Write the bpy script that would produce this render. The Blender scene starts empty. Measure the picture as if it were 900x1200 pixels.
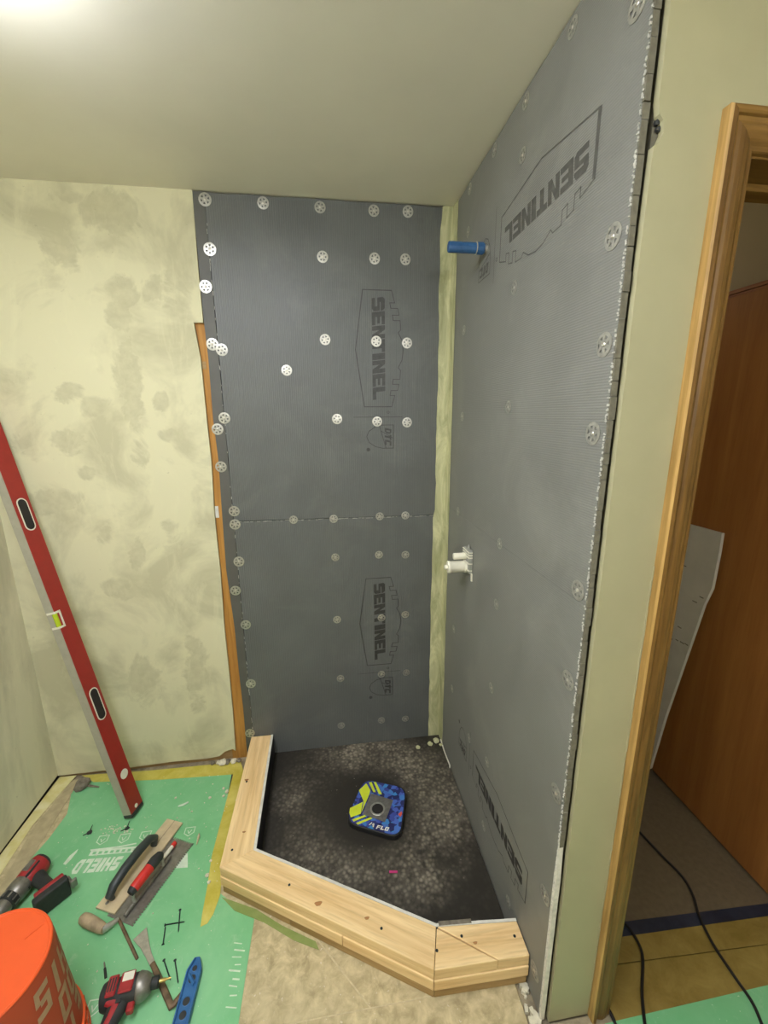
import bpy, bmesh, math, random
from mathutils import Vector, Matrix, noise as mnoise
random.seed(7)
S = bpy.context.scene
C = S.collection
V = Vector

# ------------------------------------------------------------------ camera
F, PITCH, YAW, ROLL = 486.31, 0.2279, 0.1359, -0.0063
CAM = V((-0.5229, -1.7733, 1.6131))
_fw = V((math.sin(YAW)*math.cos(PITCH), math.cos(YAW)*math.cos(PITCH), -math.sin(PITCH)))
_r0 = V((math.cos(YAW), -math.sin(YAW), 0)); _u0 = _r0.cross(_fw)
_r = _r0*math.cos(ROLL) + _u0*math.sin(ROLL); _u = _u0*math.cos(ROLL) - _r0*math.sin(ROLL)
cd = bpy.data.cameras.new('camera'); cam = bpy.data.objects.new('camera', cd); C.objects.link(cam)
cd.sensor_fit = 'VERTICAL'; cd.sensor_height = 36; cd.sensor_width = 27
cd.lens = F/1200*36; cd.clip_start = 0.02
m = Matrix((( _r.x, _u.x, -_fw.x, CAM.x), (_r.y, _u.y, -_fw.y, CAM.y), (_r.z, _u.z, -_fw.z, CAM.z), (0, 0, 0, 1)))
cam.matrix_world = m
S.camera = cam
# ------------------------------------------------------------------ world, light levels
w = bpy.data.worlds.new('world'); S.world = w; w.use_nodes = True
w.node_tree.nodes['Background'].inputs[0].default_value = (0.05, 0.05, 0.05, 1)
w.node_tree.nodes['Background'].inputs[1].default_value = 0.3
S.view_settings.view_transform = 'Standard'; S.view_settings.look = 'None'
S.view_settings.gamma = 1; S.view_settings.use_curve_mapping = False
S.view_settings.exposure = 1.6
LAMP_COLOR = (0.97, 1.0, 1.12)
LAMP_STRENGTH = 7.5
FILL_GLOBE_STRENGTH = 19.0
HALL_FILL_STRENGTH = 3.0

# ------------------------------------------------------------------ helpers
def ray(x, y): return _fw + _r*((x-450)/F) - _u*((y-600)/F)
def px(x, y, axis, val):
    d = ray(x, y); i = 'XYZ'.index(axis); t = (val-CAM[i])/d[i]
    return CAM + d*t
def fl(x, y, z=0.0): return px(x, y, 'Z', z)
def along(x, y, B, a):           # distance along the line B + s a closest to the pixel's ray
    d = ray(x, y).normalized(); w0 = B-CAM; b = a.dot(d); dd = a.dot(w0); e = d.dot(w0)
    return (b*e-dd)/(1-b*b)

class MB:
    def __init__(s): s.v = []; s.f = []
    def add(s, vs, fs):
        n = len(s.v); s.v += [V(p) for p in vs]; s.f += [[i+n for i in f] for f in fs]; return s
    def box(s, c, size, R=None):
        c = V(c); h = V(size)*0.5; vs = []
        for x in (-1, 1):
            for y in (-1, 1):
                for z in (-1, 1):
                    p = V((x*h.x, y*h.y, z*h.z)); vs.append(c+(R@p if R else p))
        return s.add(vs, [(0,1,3,2),(4,6,7,5),(0,4,5,1),(2,3,7,6),(0,2,6,4),(1,5,7,3)])
    def bb(s, a, b):
        a = V(a); b = V(b); return s.box((a+b)/2, b-a)
    def prism(s, pts, ext):
        pts = [V(p) for p in pts]; e = V(ext); n = len(pts)
        nrm = V((0,0,0))
        for i in range(n): nrm += pts[i].cross(pts[(i+1) % n])
        if nrm.dot(e) > 0: pts = pts[::-1]
        fs = [list(range(n)), list(range(2*n-1, n-1, -1))]
        for i in range(n):
            j = (i+1) % n; fs.append((j, i, i+n, j+n))
        return s.add(pts+[p+e for p in pts], fs)
    def poly(s, pts): return s.add(pts, [list(range(len(pts)))])
    def tube(s, pts, r, n=10, flat=None, cap=True):
        pts = [V(p) for p in pts]; k = len(pts); rs = r if isinstance(r, (list, tuple)) else [r]*k
        vs = []; up = None
        for i, p in enumerate(pts):
            d = (pts[min(i+1, k-1)]-pts[max(i-1, 0)]).normalized()
            if up is None: up = V((0,0,1)) if abs(d.z) < .9 else V((1,0,0))
            a = d.cross(up).normalized(); b = a.cross(d).normalized(); up = b
            ra, rb = (rs[i], rs[i]) if not isinstance(rs[i], (list, tuple)) else rs[i]
            for q in range(n):
                t = 2*math.pi*q/n; vs.append(p+a*(ra*math.cos(t))+b*(rb*math.sin(t)))
        fs = []
        for i in range(k-1):
            for q in range(n):
                fs.append((i*n+q, (i+1)*n+q, (i+1)*n+(q+1) % n, i*n+(q+1) % n))
        if cap: fs += [list(range(n)), [(k-1)*n+q for q in range(n-1, -1, -1)]]
        return s.add(vs, fs)
    def lathe(s, prof, o, d, n=24, cap=True):
        o = V(o); d = V(d).normalized(); a = d.orthogonal().normalized(); b = d.cross(a)
        vs = []; k = len(prof)
        for (r, h) in prof:
            for q in range(n):
                t = 2*math.pi*q/n; vs.append(o+d*h+a*(r*math.cos(t))+b*(r*math.sin(t)))
        fs = []
        for i in range(k-1):
            for q in range(n):
                fs.append((i*n+q, i*n+(q+1) % n, (i+1)*n+(q+1) % n, (i+1)*n+q))
        if cap: fs += [list(range(n-1, -1, -1)), [(k-1)*n+q for q in range(n)]]
        return s.add(vs, fs)
    def build(s, name, mat, parent=None, smooth=False, bevel=0, M=None, seg=1, fix=True):
        me = bpy.data.meshes.new(name); me.from_pydata([tuple(p) for p in s.v], [], s.f)
        bm = bmesh.new(); bm.from_mesh(me)
        if fix: bmesh.ops.recalc_face_normals(bm, faces=bm.faces)
        if bevel:
            es = [e for e in bm.edges if len(e.link_faces) == 2 and e.calc_face_angle(0) > .5]
            bmesh.ops.bevel(bm, geom=es, offset=bevel, segments=seg, affect='EDGES', clamp_overlap=True, profile=.5)
        if smooth:
            for f in bm.faces: f.smooth = True
            for e in bm.edges:
                if len(e.link_faces) == 2 and e.calc_face_angle(0) > .7: e.smooth = False
        bm.to_mesh(me); bm.free()
        o = bpy.data.objects.new(name, me); C.objects.link(o)
        if mat: me.materials.append(mat)
        if M is not None: o.matrix_world = M
        if parent is not None:
            o.parent = parent; o.matrix_parent_inverse = wm(parent).inverted()
        return o
def wm(o):
    M = o.matrix_basis.copy()
    while o.parent:
        M = o.matrix_parent_inverse @ M; o = o.parent; M = o.matrix_basis @ M
    return M
def tag(o, label, cat, group=None, kind=None):
    if label: o['label'] = label
    if cat: o['category'] = cat
    if group: o['group'] = group
    if kind: o['kind'] = kind
    return o
def struct(o): o['kind'] = 'structure'; return o
def thing(name, loc, label, cat, group=None):
    e = bpy.data.objects.new(name, None); C.objects.link(e); e.location = loc; e.empty_display_size = .05
    return tag(e, label, cat, group)
def copy_tree(root, M):
    r = root.copy(); C.objects.link(r); r.matrix_basis = M
    for ch in list(root.children):
        c = ch.copy(); C.objects.link(c); c.parent = r; c.matrix_parent_inverse = ch.matrix_parent_inverse.copy()
    return r

# ------------------------------------------------------------------ materials
class NT:
    def __init__(s, name, coord='Object'):
        s.m = bpy.data.materials.new(name); s.m.use_nodes = True; s.t = s.m.node_tree; s.n = s.t.nodes
        s.b = s.n['Principled BSDF']; s.tc = s.n.new('ShaderNodeTexCoord').outputs[coord]
    def L(s, a, b): s.t.links.new(a, b)
    def mapping(s, scale=(1,1,1), rot=(0,0,0), loc=(0,0,0), src=None):
        n = s.n.new('ShaderNodeMapping'); n.inputs['Scale'].default_value = scale; n.inputs['Rotation'].default_value = rot
        n.inputs['Location'].default_value = loc; s.L(src or s.tc, n.inputs['Vector']); return n.outputs[0]
    def noise(s, scale, detail=3, rough=.55, vec=None, dist=0):
        n = s.n.new('ShaderNodeTexNoise'); n.inputs['Scale'].default_value = scale; n.inputs['Detail'].default_value = detail
        n.inputs['Roughness'].default_value = rough; n.inputs['Distortion'].default_value = dist
        s.L(vec or s.tc, n.inputs['Vector']); return n.outputs['Fac']
    def wave(s, scale, dist=0, vec=None, axis='X', dscale=1):
        n = s.n.new('ShaderNodeTexWave'); n.bands_direction = axis; n.inputs['Scale'].default_value = scale
        n.inputs['Distortion'].default_value = dist; n.inputs['Detail'].default_value = 2; n.inputs['Detail Scale'].default_value = dscale
        s.L(vec or s.tc, n.inputs['Vector']); return n.outputs['Fac']
    def ramp(s, fac, stops):
        n = s.n.new('ShaderNodeValToRGB'); e = n.color_ramp.elements
        while len(e) < len(stops): e.new(.5)
        for i, (p, c) in enumerate(stops):
            e[i].position = p; e[i].color = (c, c, c, 1) if not isinstance(c, tuple) else c+(1,)
        s.L(fac, n.inputs[0]); return n.outputs[0]
    def math(s, op, a, b=None):
        n = s.n.new('ShaderNodeMath'); n.operation = op
        for i, q in enumerate((a, b)):
            if q is None: continue
            if isinstance(q, (int, float)): n.inputs[i].default_value = q
            else: s.L(q, n.inputs[i])
        return n.outputs[0]
    def mix(s, fac, a, b, mode='MIX'):
        n = s.n.new('ShaderNodeMix'); n.data_type = 'RGBA'; n.blend_type = mode
        for k, q in ((0, fac), (6, a), (7, b)):
            if isinstance(q, (int, float)): n.inputs[k].default_value = q
            elif isinstance(q, tuple): n.inputs[k].default_value = q+(1,)
            else: s.L(q, n.inputs[k])
        return n.outputs[2]
    def bump(s, h, strength=.3, dist=.002):
        n = s.n.new('ShaderNodeBump'); n.inputs['Strength'].default_value = strength; n.inputs['Distance'].default_value = dist
        s.L(h, n.inputs['Height']); s.L(n.outputs[0], s.b.inputs['Normal'])
    def fin(s, col=None, rough=None, metal=0, spec=None):
        if col is not None:
            if isinstance(col, tuple): s.b.inputs['Base Color'].default_value = col+(1,)
            else: s.L(col, s.b.inputs['Base Color'])
        if rough is not None:
            if isinstance(rough, (int, float)): s.b.inputs['Roughness'].default_value = rough
            else: s.L(rough, s.b.inputs['Roughness'])
        s.b.inputs['Metallic'].default_value = metal
        if spec is not None: s.b.inputs['Specular IOR Level'].default_value = spec
        return s.m
def lin(r, g, b):
    f = lambda c: (c/255/12.92) if c <= 10 else ((c/255+.055)/1.055)**2.4
    return (f(r), f(g), f(b))
def simple(name, rgb, rough=.5, metal=0, var=.12, nscale=40, bump=0, spec=None):
    t = NT(name); c = lin(*rgb); n = t.noise(nscale, 4)
    dk = tuple(x*(1-var) for x in c); lt = tuple(min(1, x*(1+var)) for x in c)
    col = t.mix(t.ramp(n, [(.3, 0.0), (.7, 1.0)]), dk, lt)
    if bump: t.bump(t.noise(nscale*3, 4), bump, .001)
    return t.fin(col, rough, metal, spec)

def mud_wall(name, base, patch, patches=(), axis='XZ', nz=.75):
    t = NT(name)
    nv = t.noise(7, 6, .65, dist=.8); nn = t.noise(28, 3)
    fac = None
    sep = t.n.new('ShaderNodeSeparateXYZ'); t.L(t.tc, sep.inputs[0])
    for (cx, cz, rx, rz) in patches:
        dx = t.math('MULTIPLY', t.math('SUBTRACT', sep.outputs[axis[0]], cx), 1/rx)
        dz = t.math('MULTIPLY', t.math('SUBTRACT', sep.outputs[axis[1]], cz), 1/rz)
        d = t.math('ADD', t.math('MULTIPLY', dx, dx), t.math('MULTIPLY', dz, dz))
        g = t.math('SUBTRACT', 1.0, d)
        fac = g if fac is None else t.math('MAXIMUM', fac, g)
    big = t.ramp(t.noise(3.2, 5, .6, dist=.6), [(.47, 0.0), (.62, nz)])
    if fac is not None:
        f2 = t.math('ADD', fac, t.math('MULTIPLY', t.math('SUBTRACT', nv, .5), 5.0))
        f3 = t.ramp(f2, [(.0, 0.0), (.55, .85)])
        tone = t.ramp(nn, [(.3, .45), (.7, .95)])
        big = t.math('MAXIMUM', big, t.math('MULTIPLY', f3, tone))
    else:
        big = t.ramp(t.noise(3.0, 5, .6, vec=t.mapping((1, 1, .35)), dist=.8), [(.4, 0.0), (.62, 1.0)])
    streak = t.ramp(t.noise(5, 6, .7, vec=t.mapping((1.5, 1, .5)), dist=1.2), [(.55, 0.0), (.72, .5)])
    col = t.mix(streak, t.mix(big, base, patch), tuple(min(1, c*1.1) for c in base))
    specks = t.ramp(t.noise(60, 2), [(.26, 1.0), (.3, 0.0)])
    col = t.mix(t.math('MULTIPLY', specks, .25), col, tuple(c*.6 for c in patch))
    t.bump(t.noise(6, 6, .6, vec=t.mapping((1, 1, .6))), .25, .006)
    return t.fin(col, .7, 0, .25)

PATCH_PX = [(68,283,22,33),(130,250,40,26),(77,230,22,9),(143,340,17,17),(197,335,25,30),(133,372,12,16),(150,440,15,70),
  (80,460,17,13),(110,477,22,13),(188,470,10,12),(217,420,9,14),(32,520,16,18),(83,517,24,13),(200,510,14,8),(163,530,13,18),
  (103,553,10,8),(127,620,14,14),(60,590,40,14),(160,650,10,26),(205,640,14,22),(230,790,14,40),(170,800,20,30),(140,690,22,12)]
def patch_world():
    out = []
    for (x, y, rx, ry) in PATCH_PX:
        p = px(x, y, 'Y', 0); q = px(x+rx, y, 'Y', 0); s = px(x, y+ry, 'Y', 0)
        out.append((p.x, p.z, abs(q.x-p.x)*1.12, abs(s.z-p.z)*1.12))
    return out
M_WALLB = mud_wall('mud_wall', lin(210,205,170), lin(178,173,142), patch_world())
M_WALLL = mud_wall('mud_wall_smears', lin(222,217,186), lin(194,190,160))
M_PAINT = simple('door_wall_paint', (172,167,132), .55, 0, .05, 6, .12)
M_CEIL = simple('ceiling_paint', (228,223,206), .75, 0, .03, 4, .1)
M_GYP = simple('gypsum_edge', (216,212,198), .9, 0, .12, 60, .5)
M_HALL = simple('hall_paint', (206,192,160), .7, 0, .04, 5)
M_DARK = simple('dark_cavity', (40,34,28), .9)

def board_mat(name, axis, base, lite, freq, strength, r):
    t = NT(name)
    wv = t.wave(freq, 1.2, axis=axis, dscale=3)
    stre = t.noise(30, 4, .6, vec=t.mapping((1, 1, .08)))
    blot = t.noise(5, 4, .6)
    dust = t.ramp(t.noise(3.0, 6, .7, dist=.7), [(.52, 0.0), (.8, .45)])
    scr = t.ramp(t.noise(24, 3, .6, vec=t.mapping((1, 1, .05))), [(.66, 0.0), (.74, .35)])
    col = t.mix(t.ramp(blot, [(.3, 0.0), (.7, 1.0)]), base, tuple(c*1.22 for c in base))
    col = t.mix(dust, col, lite); col = t.mix(t.math('MULTIPLY', scr, t.ramp(blot, [(.5, 0.0), (.65, 1.0)])), col, lite)
    col = t.mix(t.math('MULTIPLY', wv, .22), col, tuple(c*.55 for c in base))
    h = t.math('ADD', wv, t.math('MULTIPLY', stre, .8))
    t.bump(h, strength, .0012)
    return t.fin(col, t.ramp(blot, [(.3, r-.06), (.7, r+.06)]), 0, .5)
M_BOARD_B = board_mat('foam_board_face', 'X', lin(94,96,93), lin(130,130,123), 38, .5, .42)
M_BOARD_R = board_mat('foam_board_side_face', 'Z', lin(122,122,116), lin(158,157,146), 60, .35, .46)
M_STRIP = simple('foam_strip_face', (86,85,79), .55, 0, .1, 12, .1)
M_FOAM = simple('foam_cut_edge', (112,108,92), .85, 0, .2, 70, .5)
M_PRINT = simple('black_print', (56,55,52), .5, 0, .25, 60)
M_SEAM = simple('seam_fibres', (190,188,178), .7)
def seal_mat():
    t = NT('sealant_band')
    n = t.noise(16, 6, .7, vec=t.mapping((1, 1, .25)), dist=1.0)
    col = t.mix(t.ramp(n, [(.35, 0.0), (.62, 1.0)]), lin(152,153,112), lin(208,206,162))
    t.bump(t.noise(40, 5, .6, vec=t.mapping((1, 1, .2))), .5, .002)
    return t.fin(col, .55)
M_SEAL = seal_mat()

def wood_mat(name, a, b, ring=1.0, rough=.6, along='X', knots=True, grain=1.0):
    t = NT(name)
    sc = {'X': (.06, 1, 1), 'Y': (1, .06, 1), 'Z': (1, 1, .06)}[along]
    v = t.mapping(sc)
    n1 = t.noise(38*ring, 5, .6, vec=v, dist=.4); n2 = t.noise(150, 3, .6, vec=v)
    n3 = t.noise(3, 3)
    col = t.mix(t.ramp(n1, [(.32, 0.0), (.68, 1.0)]), a, b)
    col = t.mix(t.math('MULTIPLY', t.ramp(n2, [(.5, 0.0), (.75, 1.0)]), .35*grain), col, tuple(c*.55 for c in a))
    col = t.mix(t.math('MULTIPLY', t.ramp(n3, [(.45, 0.0), (.7, 1.0)]), .3), col, tuple(c*.8 for c in b))
    if knots:
        vo = t.n.new('ShaderNodeTexVoronoi'); vo.inputs['Scale'].default_value = 4.2; t.L(t.mapping((.8, 1.3, 1.3)), vo.inputs['Vector'])
        k = t.ramp(vo.outputs['Distance'], [(.035, 1.0), (.075, 0.0)])
        col = t.mix(t.math('MULTIPLY', k, .75), col, tuple(c*.4 for c in a))
    t.bump(n2, .12, .001)
    return t.fin(col, rough, 0, .3)
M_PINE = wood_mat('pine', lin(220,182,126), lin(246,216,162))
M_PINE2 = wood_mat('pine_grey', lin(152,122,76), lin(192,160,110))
M_STUD = wood_mat('stud_wood', lin(158,106,46), lin(200,148,74), along='Z', knots=False)
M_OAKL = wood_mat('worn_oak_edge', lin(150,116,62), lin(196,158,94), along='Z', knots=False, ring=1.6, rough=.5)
M_OAK = wood_mat('oak_casing', lin(100,70,30), lin(140,104,52), along='Z', knots=False, ring=1.6, rough=.42, grain=1.6)
M_OAKH = wood_mat('oak_casing_head', lin(112,80,36), lin(152,116,60), along='X', knots=False, ring=1.6, rough=.42, grain=1.6)
M_DOOR = wood_mat('brown_veneer', lin(140,88,42), lin(168,112,58), along='Z', knots=False, ring=.35, rough=.4, grain=.6)
M_DOORTRIM = wood_mat('brown_edge_strip', lin(136,80,46), lin(166,108,66), along='Y', knots=False, rough=.4)
def tile_mat():
    t = NT('stone_tile'); n = t.noise(26, 6, .65, dist=.4); b = t.noise(7, 4)
    col = t.mix(t.ramp(n, [(.35, 0.0), (.65, 1.0)]), lin(158,143,106), lin(212,197,154))
    col = t.mix(t.math('MULTIPLY', t.ramp(b, [(.4, 0.0), (.7, 1.0)]), .5), col, lin(186,172,134))
    sp = t.ramp(t.noise(90, 2), [(.68, 0.0), (.72, 1.0)])
    col = t.mix(t.math('MULTIPLY', sp, .6), col, lin(222,214,194))
    t.bump(n, .25, .0015); return t.fin(col, .6)
M_TILE = tile_mat()
M_SUB = simple('subfloor_grout', (150,138,112), .9, 0, .25, 50, .5)
def green_mat():
    t = NT('green_film'); n = t.noise(2.6, 6, .65, dist=.6); n2 = t.noise(22, 5, .7, dist=1)
    col = t.mix(t.ramp(n, [(.35, 0.0), (.7, 1.0)]), lin(112,182,126), lin(138,198,146))
    col = t.mix(t.math('MULTIPLY', t.ramp(n2, [(.58, 0.0), (.75, 1.0)]), .45), col, lin(176,206,172))
    sp = t.ramp(t.noise(120, 2), [(.74, 0.0), (.76, 1.0)])
    col = t.mix(t.math('MULTIPLY', sp, .7), col, lin(220,228,205))
    t.bump(t.noise(5, 4), .25, .006); return t.fin(col, .45)
M_GREEN = green_mat()
M_FPRINT = simple('white_film_print', (205,220,196), .5)
def tape_mat(name, a, b, alpha=1):
    t = NT(name); n = t.noise(12, 5, .65, dist=.5)
    col = t.mix(t.ramp(n, [(.35, 0.0), (.68, 1.0)]), a, b); t.bump(t.noise(30, 4), .4, .002)
    t.b.inputs['Alpha'].default_value = alpha; return t.fin(col, .45)
M_YTAPE = tape_mat('yellow_tape', lin(190,176,62), lin(216,204,108), .94)
M_YTAPE2 = tape_mat('dusty_yellow_tape', lin(206,194,116), lin(226,219,174))
M_GTAPE = tape_mat('clear_green_tape', lin(150,170,90), lin(176,190,116), .55)
M_DUST = simple('dusty_bare_strip', (176,162,126), .8, 0, .15, 30)
M_OLIVE = tape_mat('olive_tape', lin(126,104,46), lin(152,130,68))
M_NAVY = tape_mat('navy_tape', lin(32,36,50), lin(48,52,66))
M_PAPER = simple('brown_floor_paper', (104,90,68), .7, 0, .12, 60, .2)
def pan_mat():
    t = NT('shower_pan'); sep = t.noise(2.3, 4, .6, dist=.8)
    vo = t.n.new('ShaderNodeTexVoronoi'); vo.inputs['Scale'].default_value = 62; t.L(t.mapping((1, 1, 1), src=None), vo.inputs['Vector'])
    cell = t.ramp(vo.outputs['Distance'], [(.1, 1.0), (.55, 0.0)])
    vl = t.n.new('ShaderNodeVectorMath'); vl.operation = 'DISTANCE'; t.L(t.tc, vl.inputs[0]); vl.inputs[1].default_value = (-.40, -.36, .01)
    ring = t.ramp(vl.outputs['Value'], [(.15, 0.0), (.24, 1.0), (.34, 1.0), (.46, .1)])
    f = t.math('MULTIPLY', t.ramp(sep, [(.36, .1), (.6, 1.0)]), ring)
    fine = t.ramp(t.noise(45, 4, .6), [(.35, .15), (.7, 1.0)])
    f = t.math('MULTIPLY', f, t.math('ADD', t.math('MULTIPLY', cell, .6), t.math('MULTIPLY', fine, .5)))
    col = t.mix(t.math('MINIMUM', t.math('MULTIPLY', f, 1.7), 1.0), lin(44,40,33), lin(142,133,116))
    sp = t.ramp(t.noise(100, 2), [(.73, 0.0), (.76, 1.0)])
    col = t.mix(t.math('MULTIPLY', sp, .5), col, lin(190,184,168))
    t.bump(t.noise(50, 4), .3, .002); return t.fin(col, .5)
M_PAN = pan_mat()
M_BLACK = simple('black_plastic', (30,30,29), .45, 0, .2)
M_WHITE = simple('white_board_edge', (215,212,200), .6)
M_STEEL = simple('galvanised_steel', (188,186,176), .38, .75, .15, 90)
M_STEELD = simple('dull_steel', (142,139,131), .42, .7, .2, 60)
M_SCREW = simple('screw_head_metal', (214,210,200), .3, .85)
M_DSCREW = simple('black_screw_metal', (28,40,40), .45, .3)
M_RED = simple('red_paint', (150,36,30), .38, 0, .06)
M_TOOLRED = simple('red_tool_plastic', (158,42,44), .42, 0, .12)
M_ALU = simple('aluminium', (172,168,150), .5, .25, .06)
M_RUBBER = simple('dark_rubber', (44,46,44), .65, 0, .2, 60, .2)
M_HANDLE = simple('charcoal_handle', (52,60,58), .45, 0, .15)
M_ORANGE = simple('orange_plastic', (226,88,38), .42, 0, .05, 12, .05)
M_ORANGED = simple('orange_plastic_shaded', (176,68,38), .5, 0, .06, 12)  # darker than the base: shade of the bucket side put into the colour
M_OPRINT = simple('shaded_white_print', (186,150,118), .6)  # white print toned down to tan, the side's shade painted in
M_BLUE = simple('blue_plastic', (44,98,150), .4, 0, .12, 40)
M_BTAPE = tape_mat('blue_tape', lin(34,74,118), lin(56,100,146))
M_PVC = simple('white_pvc', (226,222,202), .45, 0, .05)
M_GREYP = simple('grey_bracket', (150,150,140), .5)
M_LABELB = None
def label_mat():
    t = NT('blue_camo_label'); vo = t.n.new('ShaderNodeTexVoronoi'); vo.inputs['Scale'].default_value = 60; t.L(t.tc, vo.inputs['Vector'])
    col = t.ramp(vo.outputs['Color'], [(.3, lin(36,40,88)), (.5, lin(52,60,130)), (.68, lin(74,96,176)), (.85, lin(60,130,190))])
    return t.fin(col, .45)
M_LABELB = label_mat()
M_LIME = simple('lime_print', (206,218,52), .5, 0, .05)
M_BEIGE = simple('beige_float_board', (196,178,142), .55, 0, .14, 26, .1)
M_OLDWOOD = simple('worn_handle_wood', (168,148,118), .6, 0, .25, 40, .3)
M_RUST = simple('rusty_steel', (118,98,76), .5, .5, .35, 50, .3)
M_GOLD = simple('brass_bit', (190,160,90), .35, .7)
M_CABLE = simple('black_cable', (24,22,20), .5)
M_CRUMB = simple('plaster_crumb', (214,208,184), .9, 0, .15, 80, .5)
M_MUDCR = simple('grey_debris', (120,112,96), .9, 0, .3, 60, .5)
M_HOLE = simple('hand_hole_dark', (32,29,26), .7)
M_VIAL = simple('green_vial', (170,190,40), .2)
M_SCRAP = simple('scrap_drywall_face', (196,190,176), .75, 0, .06, 14, .1)
M_CORAL = simple('coral_print', (220,90,70), .5)
M_MAG = simple('magenta_chalk', (196,60,120), .8)

# ------------------------------------------------------------------ structure
H = 2.4; W = -1.7986; RX = 1.6; FY = -2.8; DW = -1.053
fo = struct(MB().bb((W-.1, FY-.1, -.1), (RX+.6, 2.1, -.012)).build('floor', M_SUB))
struct(MB().bb((W-.1, FY-.1, H), (RX+.6, 2.1, H+.1)).build('ceiling', M_CEIL))
struct(MB().bb((W-.1, FY-.1, .016), (W, .2, H)).build('wall_left', M_WALLL))
struct(MB().bb((W-.1, FY-.1, -.012), (W-.012, .2, .016)).build('gap_shade_left', M_DARK))  # dark box behind the gap under the left wall, its shade painted in
struct(MB().bb((W, FY-.1, -.012), (RX, FY, H)).build('wall_front', M_PAINT))
struct(MB().bb((RX, FY, -.012), (RX+.1, DW, H)).build('wall_right', M_PAINT))
# drywall of the back wall with its ragged cut edge
cut = [(225,221),(231,300),(238,378),(227,378),(235,420),(242,490),(247.5,540),(251,600),(255,640),(258,667),(263,737),(268,784),(272.5,830),(276,880)]
pts = [px(x, y, 'Y', 0) for x, y in cut]
poly = [V((W, 0, H)), V((pts[0].x, 0, H))] + pts
poly += [V((pts[-1].x-.012, 0, .055)), V((pts[-1].x-.05, 0, .045)), V((pts[-1].x-.075, 0, .022)), V((-1.15, 0, .016)), V((-1.3, 0, .02)), V((-1.5, 0, .014)), V((W, 0, .012))]
struct(MB().prism(poly, (0, .0127, 0)).build('wall_back', M_WALLB))
struct(MB().bb((W, .055, -.012), (.02, .12, H)).build('wall_framing', M_DARK))
wst = MB().bb((-1.03, .0145, -.012), (-.94, .055, H)).build('wall_stud', M_STUD); struct(wst)
struct(MB().bb((W, .018, -.012), (-1.03, .055, .09)).build('trim_1', M_PINE2))
# joist marks on the stud: staples / paper scraps
for (x, y, hgt, mt) in ((238, 428, .028, M_PINE2), (253, 600, .05, M_WHITE)):
    p = px(x, y, 'Y', .012)
    MB().box((p.x+.002, .0135, p.z), (.018, .002, hgt)).build('paper_scrap', mt, wst)
# shower / hall partition, door wall with opening
struct(MB().bb((.018, -.93, -.012), (.11, 2.0, H)).build('wall_partition', M_DARK))
dwp = [V((.0195, DW, 0)), V((.0195, DW, 1.0)), V((.0185, DW, 1.9)), V((.0200, DW, 2.036)), V((.028, DW, 2.040)), V((.035, DW, 2.056)), V((.031, DW, 2.072)), V((.0235, DW, 2.080)), V((.0195, DW, 2.1)), V((.0195, DW, H)), V((RX, DW, H)), V((RX, DW, 0)), V((.96, DW, 0)), V((.96, DW, 2.03)), V((.19, DW, 2.03)), V((.19, DW, 0))]
struct(MB().prism(dwp, (0, .0127, 0)).build('wall_door', M_PAINT))
struct(MB().bb((.024, DW+.014, -.012), (.185, -.93, H)).build('wall_door_post', M_FOAM))
struct(MB().bb((.185, DW+.014, 2.045), (.975, -.93, H)).build('wall_door_header', M_DARK))
struct(MB().bb((.975, DW+.014, -.012), (RX+.1, -.93, H)).build('wall_door_far_post', M_DARK))
struct(MB().bb((.11, 2.0, -.012), (RX+.1, 2.1, H)).build('wall_hall_end', M_HALL))
struct(MB().bb((1.0, -.93, -.012), (1.1, 2.0, H)).build('wall_hall_side', M_HALL))
struct(MB().bb((.11, -.93, -.012), (.1235, 2.0, H)).build('wall_hall_near', M_HALL))
# jamb (trim_2) and casing (trim_3)
jy0, jy1 = DW-.001, -.93
jm = MB().bb((.185, jy0, 0), (.202, jy1, 2.045)).build('trim_2', M_OAK, bevel=.001); struct(jm)
MB().bb((.202, jy0, 2.03), (.958, jy1, 2.045)).build('jamb_head', M_OAKH, jm, bevel=.001)
MB().bb((.958, jy0, 0), (.975, jy1, 2.045)).build('jamb_side', M_OAK, jm, bevel=.001)
MB().bb((.202, -.985, 2.018), (.958, -.945, 2.03)).build('door_stop', M_OAKH, jm, bevel=.001)
MB().bb((.202, -.985, 0), (.213, -.945, 2.018)).build('door_stop', M_OAK, jm, bevel=.001)
MB().bb((.947, -.985, 0), (.958, -.945, 2.018)).build('door_stop', M_OAK, jm, bevel=.001)
prof = [(0, 0), (0, .016), (.003, .020), (.010, .021), (.013, .019), (.015, .0145), (.021, .0135), (.026, .0155), (.034, .0165), (.044, .014), (.052, .0095), (.058, .0085), (.060, .006), (.062, 0)]
def casing(o0, o1, i0, i1, name, mat, par, m0, m1):
    # o0->o1 outer line, inner direction at each end (mitred)
    mb = MB(); n = len(prof); vs = []
    for (o, i) in ((o0, i0), (o1, i1)):
        for (a, h) in prof: vs.append(V(o)+V(i)*a+V((0, -h, 0)))
    fs = [(k, k+1, n+k+1, n+k) for k in range(n-1)]+[list(range(n)), list(range(2*n-1, n-1, -1)), (n-1, 0, n, 2*n-1)]
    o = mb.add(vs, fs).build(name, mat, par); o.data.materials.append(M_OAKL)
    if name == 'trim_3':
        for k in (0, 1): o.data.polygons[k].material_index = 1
    return o
x0, zt = .134, 2.094
x1 = 1.026
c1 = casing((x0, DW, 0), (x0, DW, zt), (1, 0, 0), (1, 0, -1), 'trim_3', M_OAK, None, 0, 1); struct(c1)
casing((x0, DW, zt), (x1, DW, zt), (1, 0, -1), (-1, 0, -1), 'casing_head', M_OAKH, c1, 1, 1)
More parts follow.
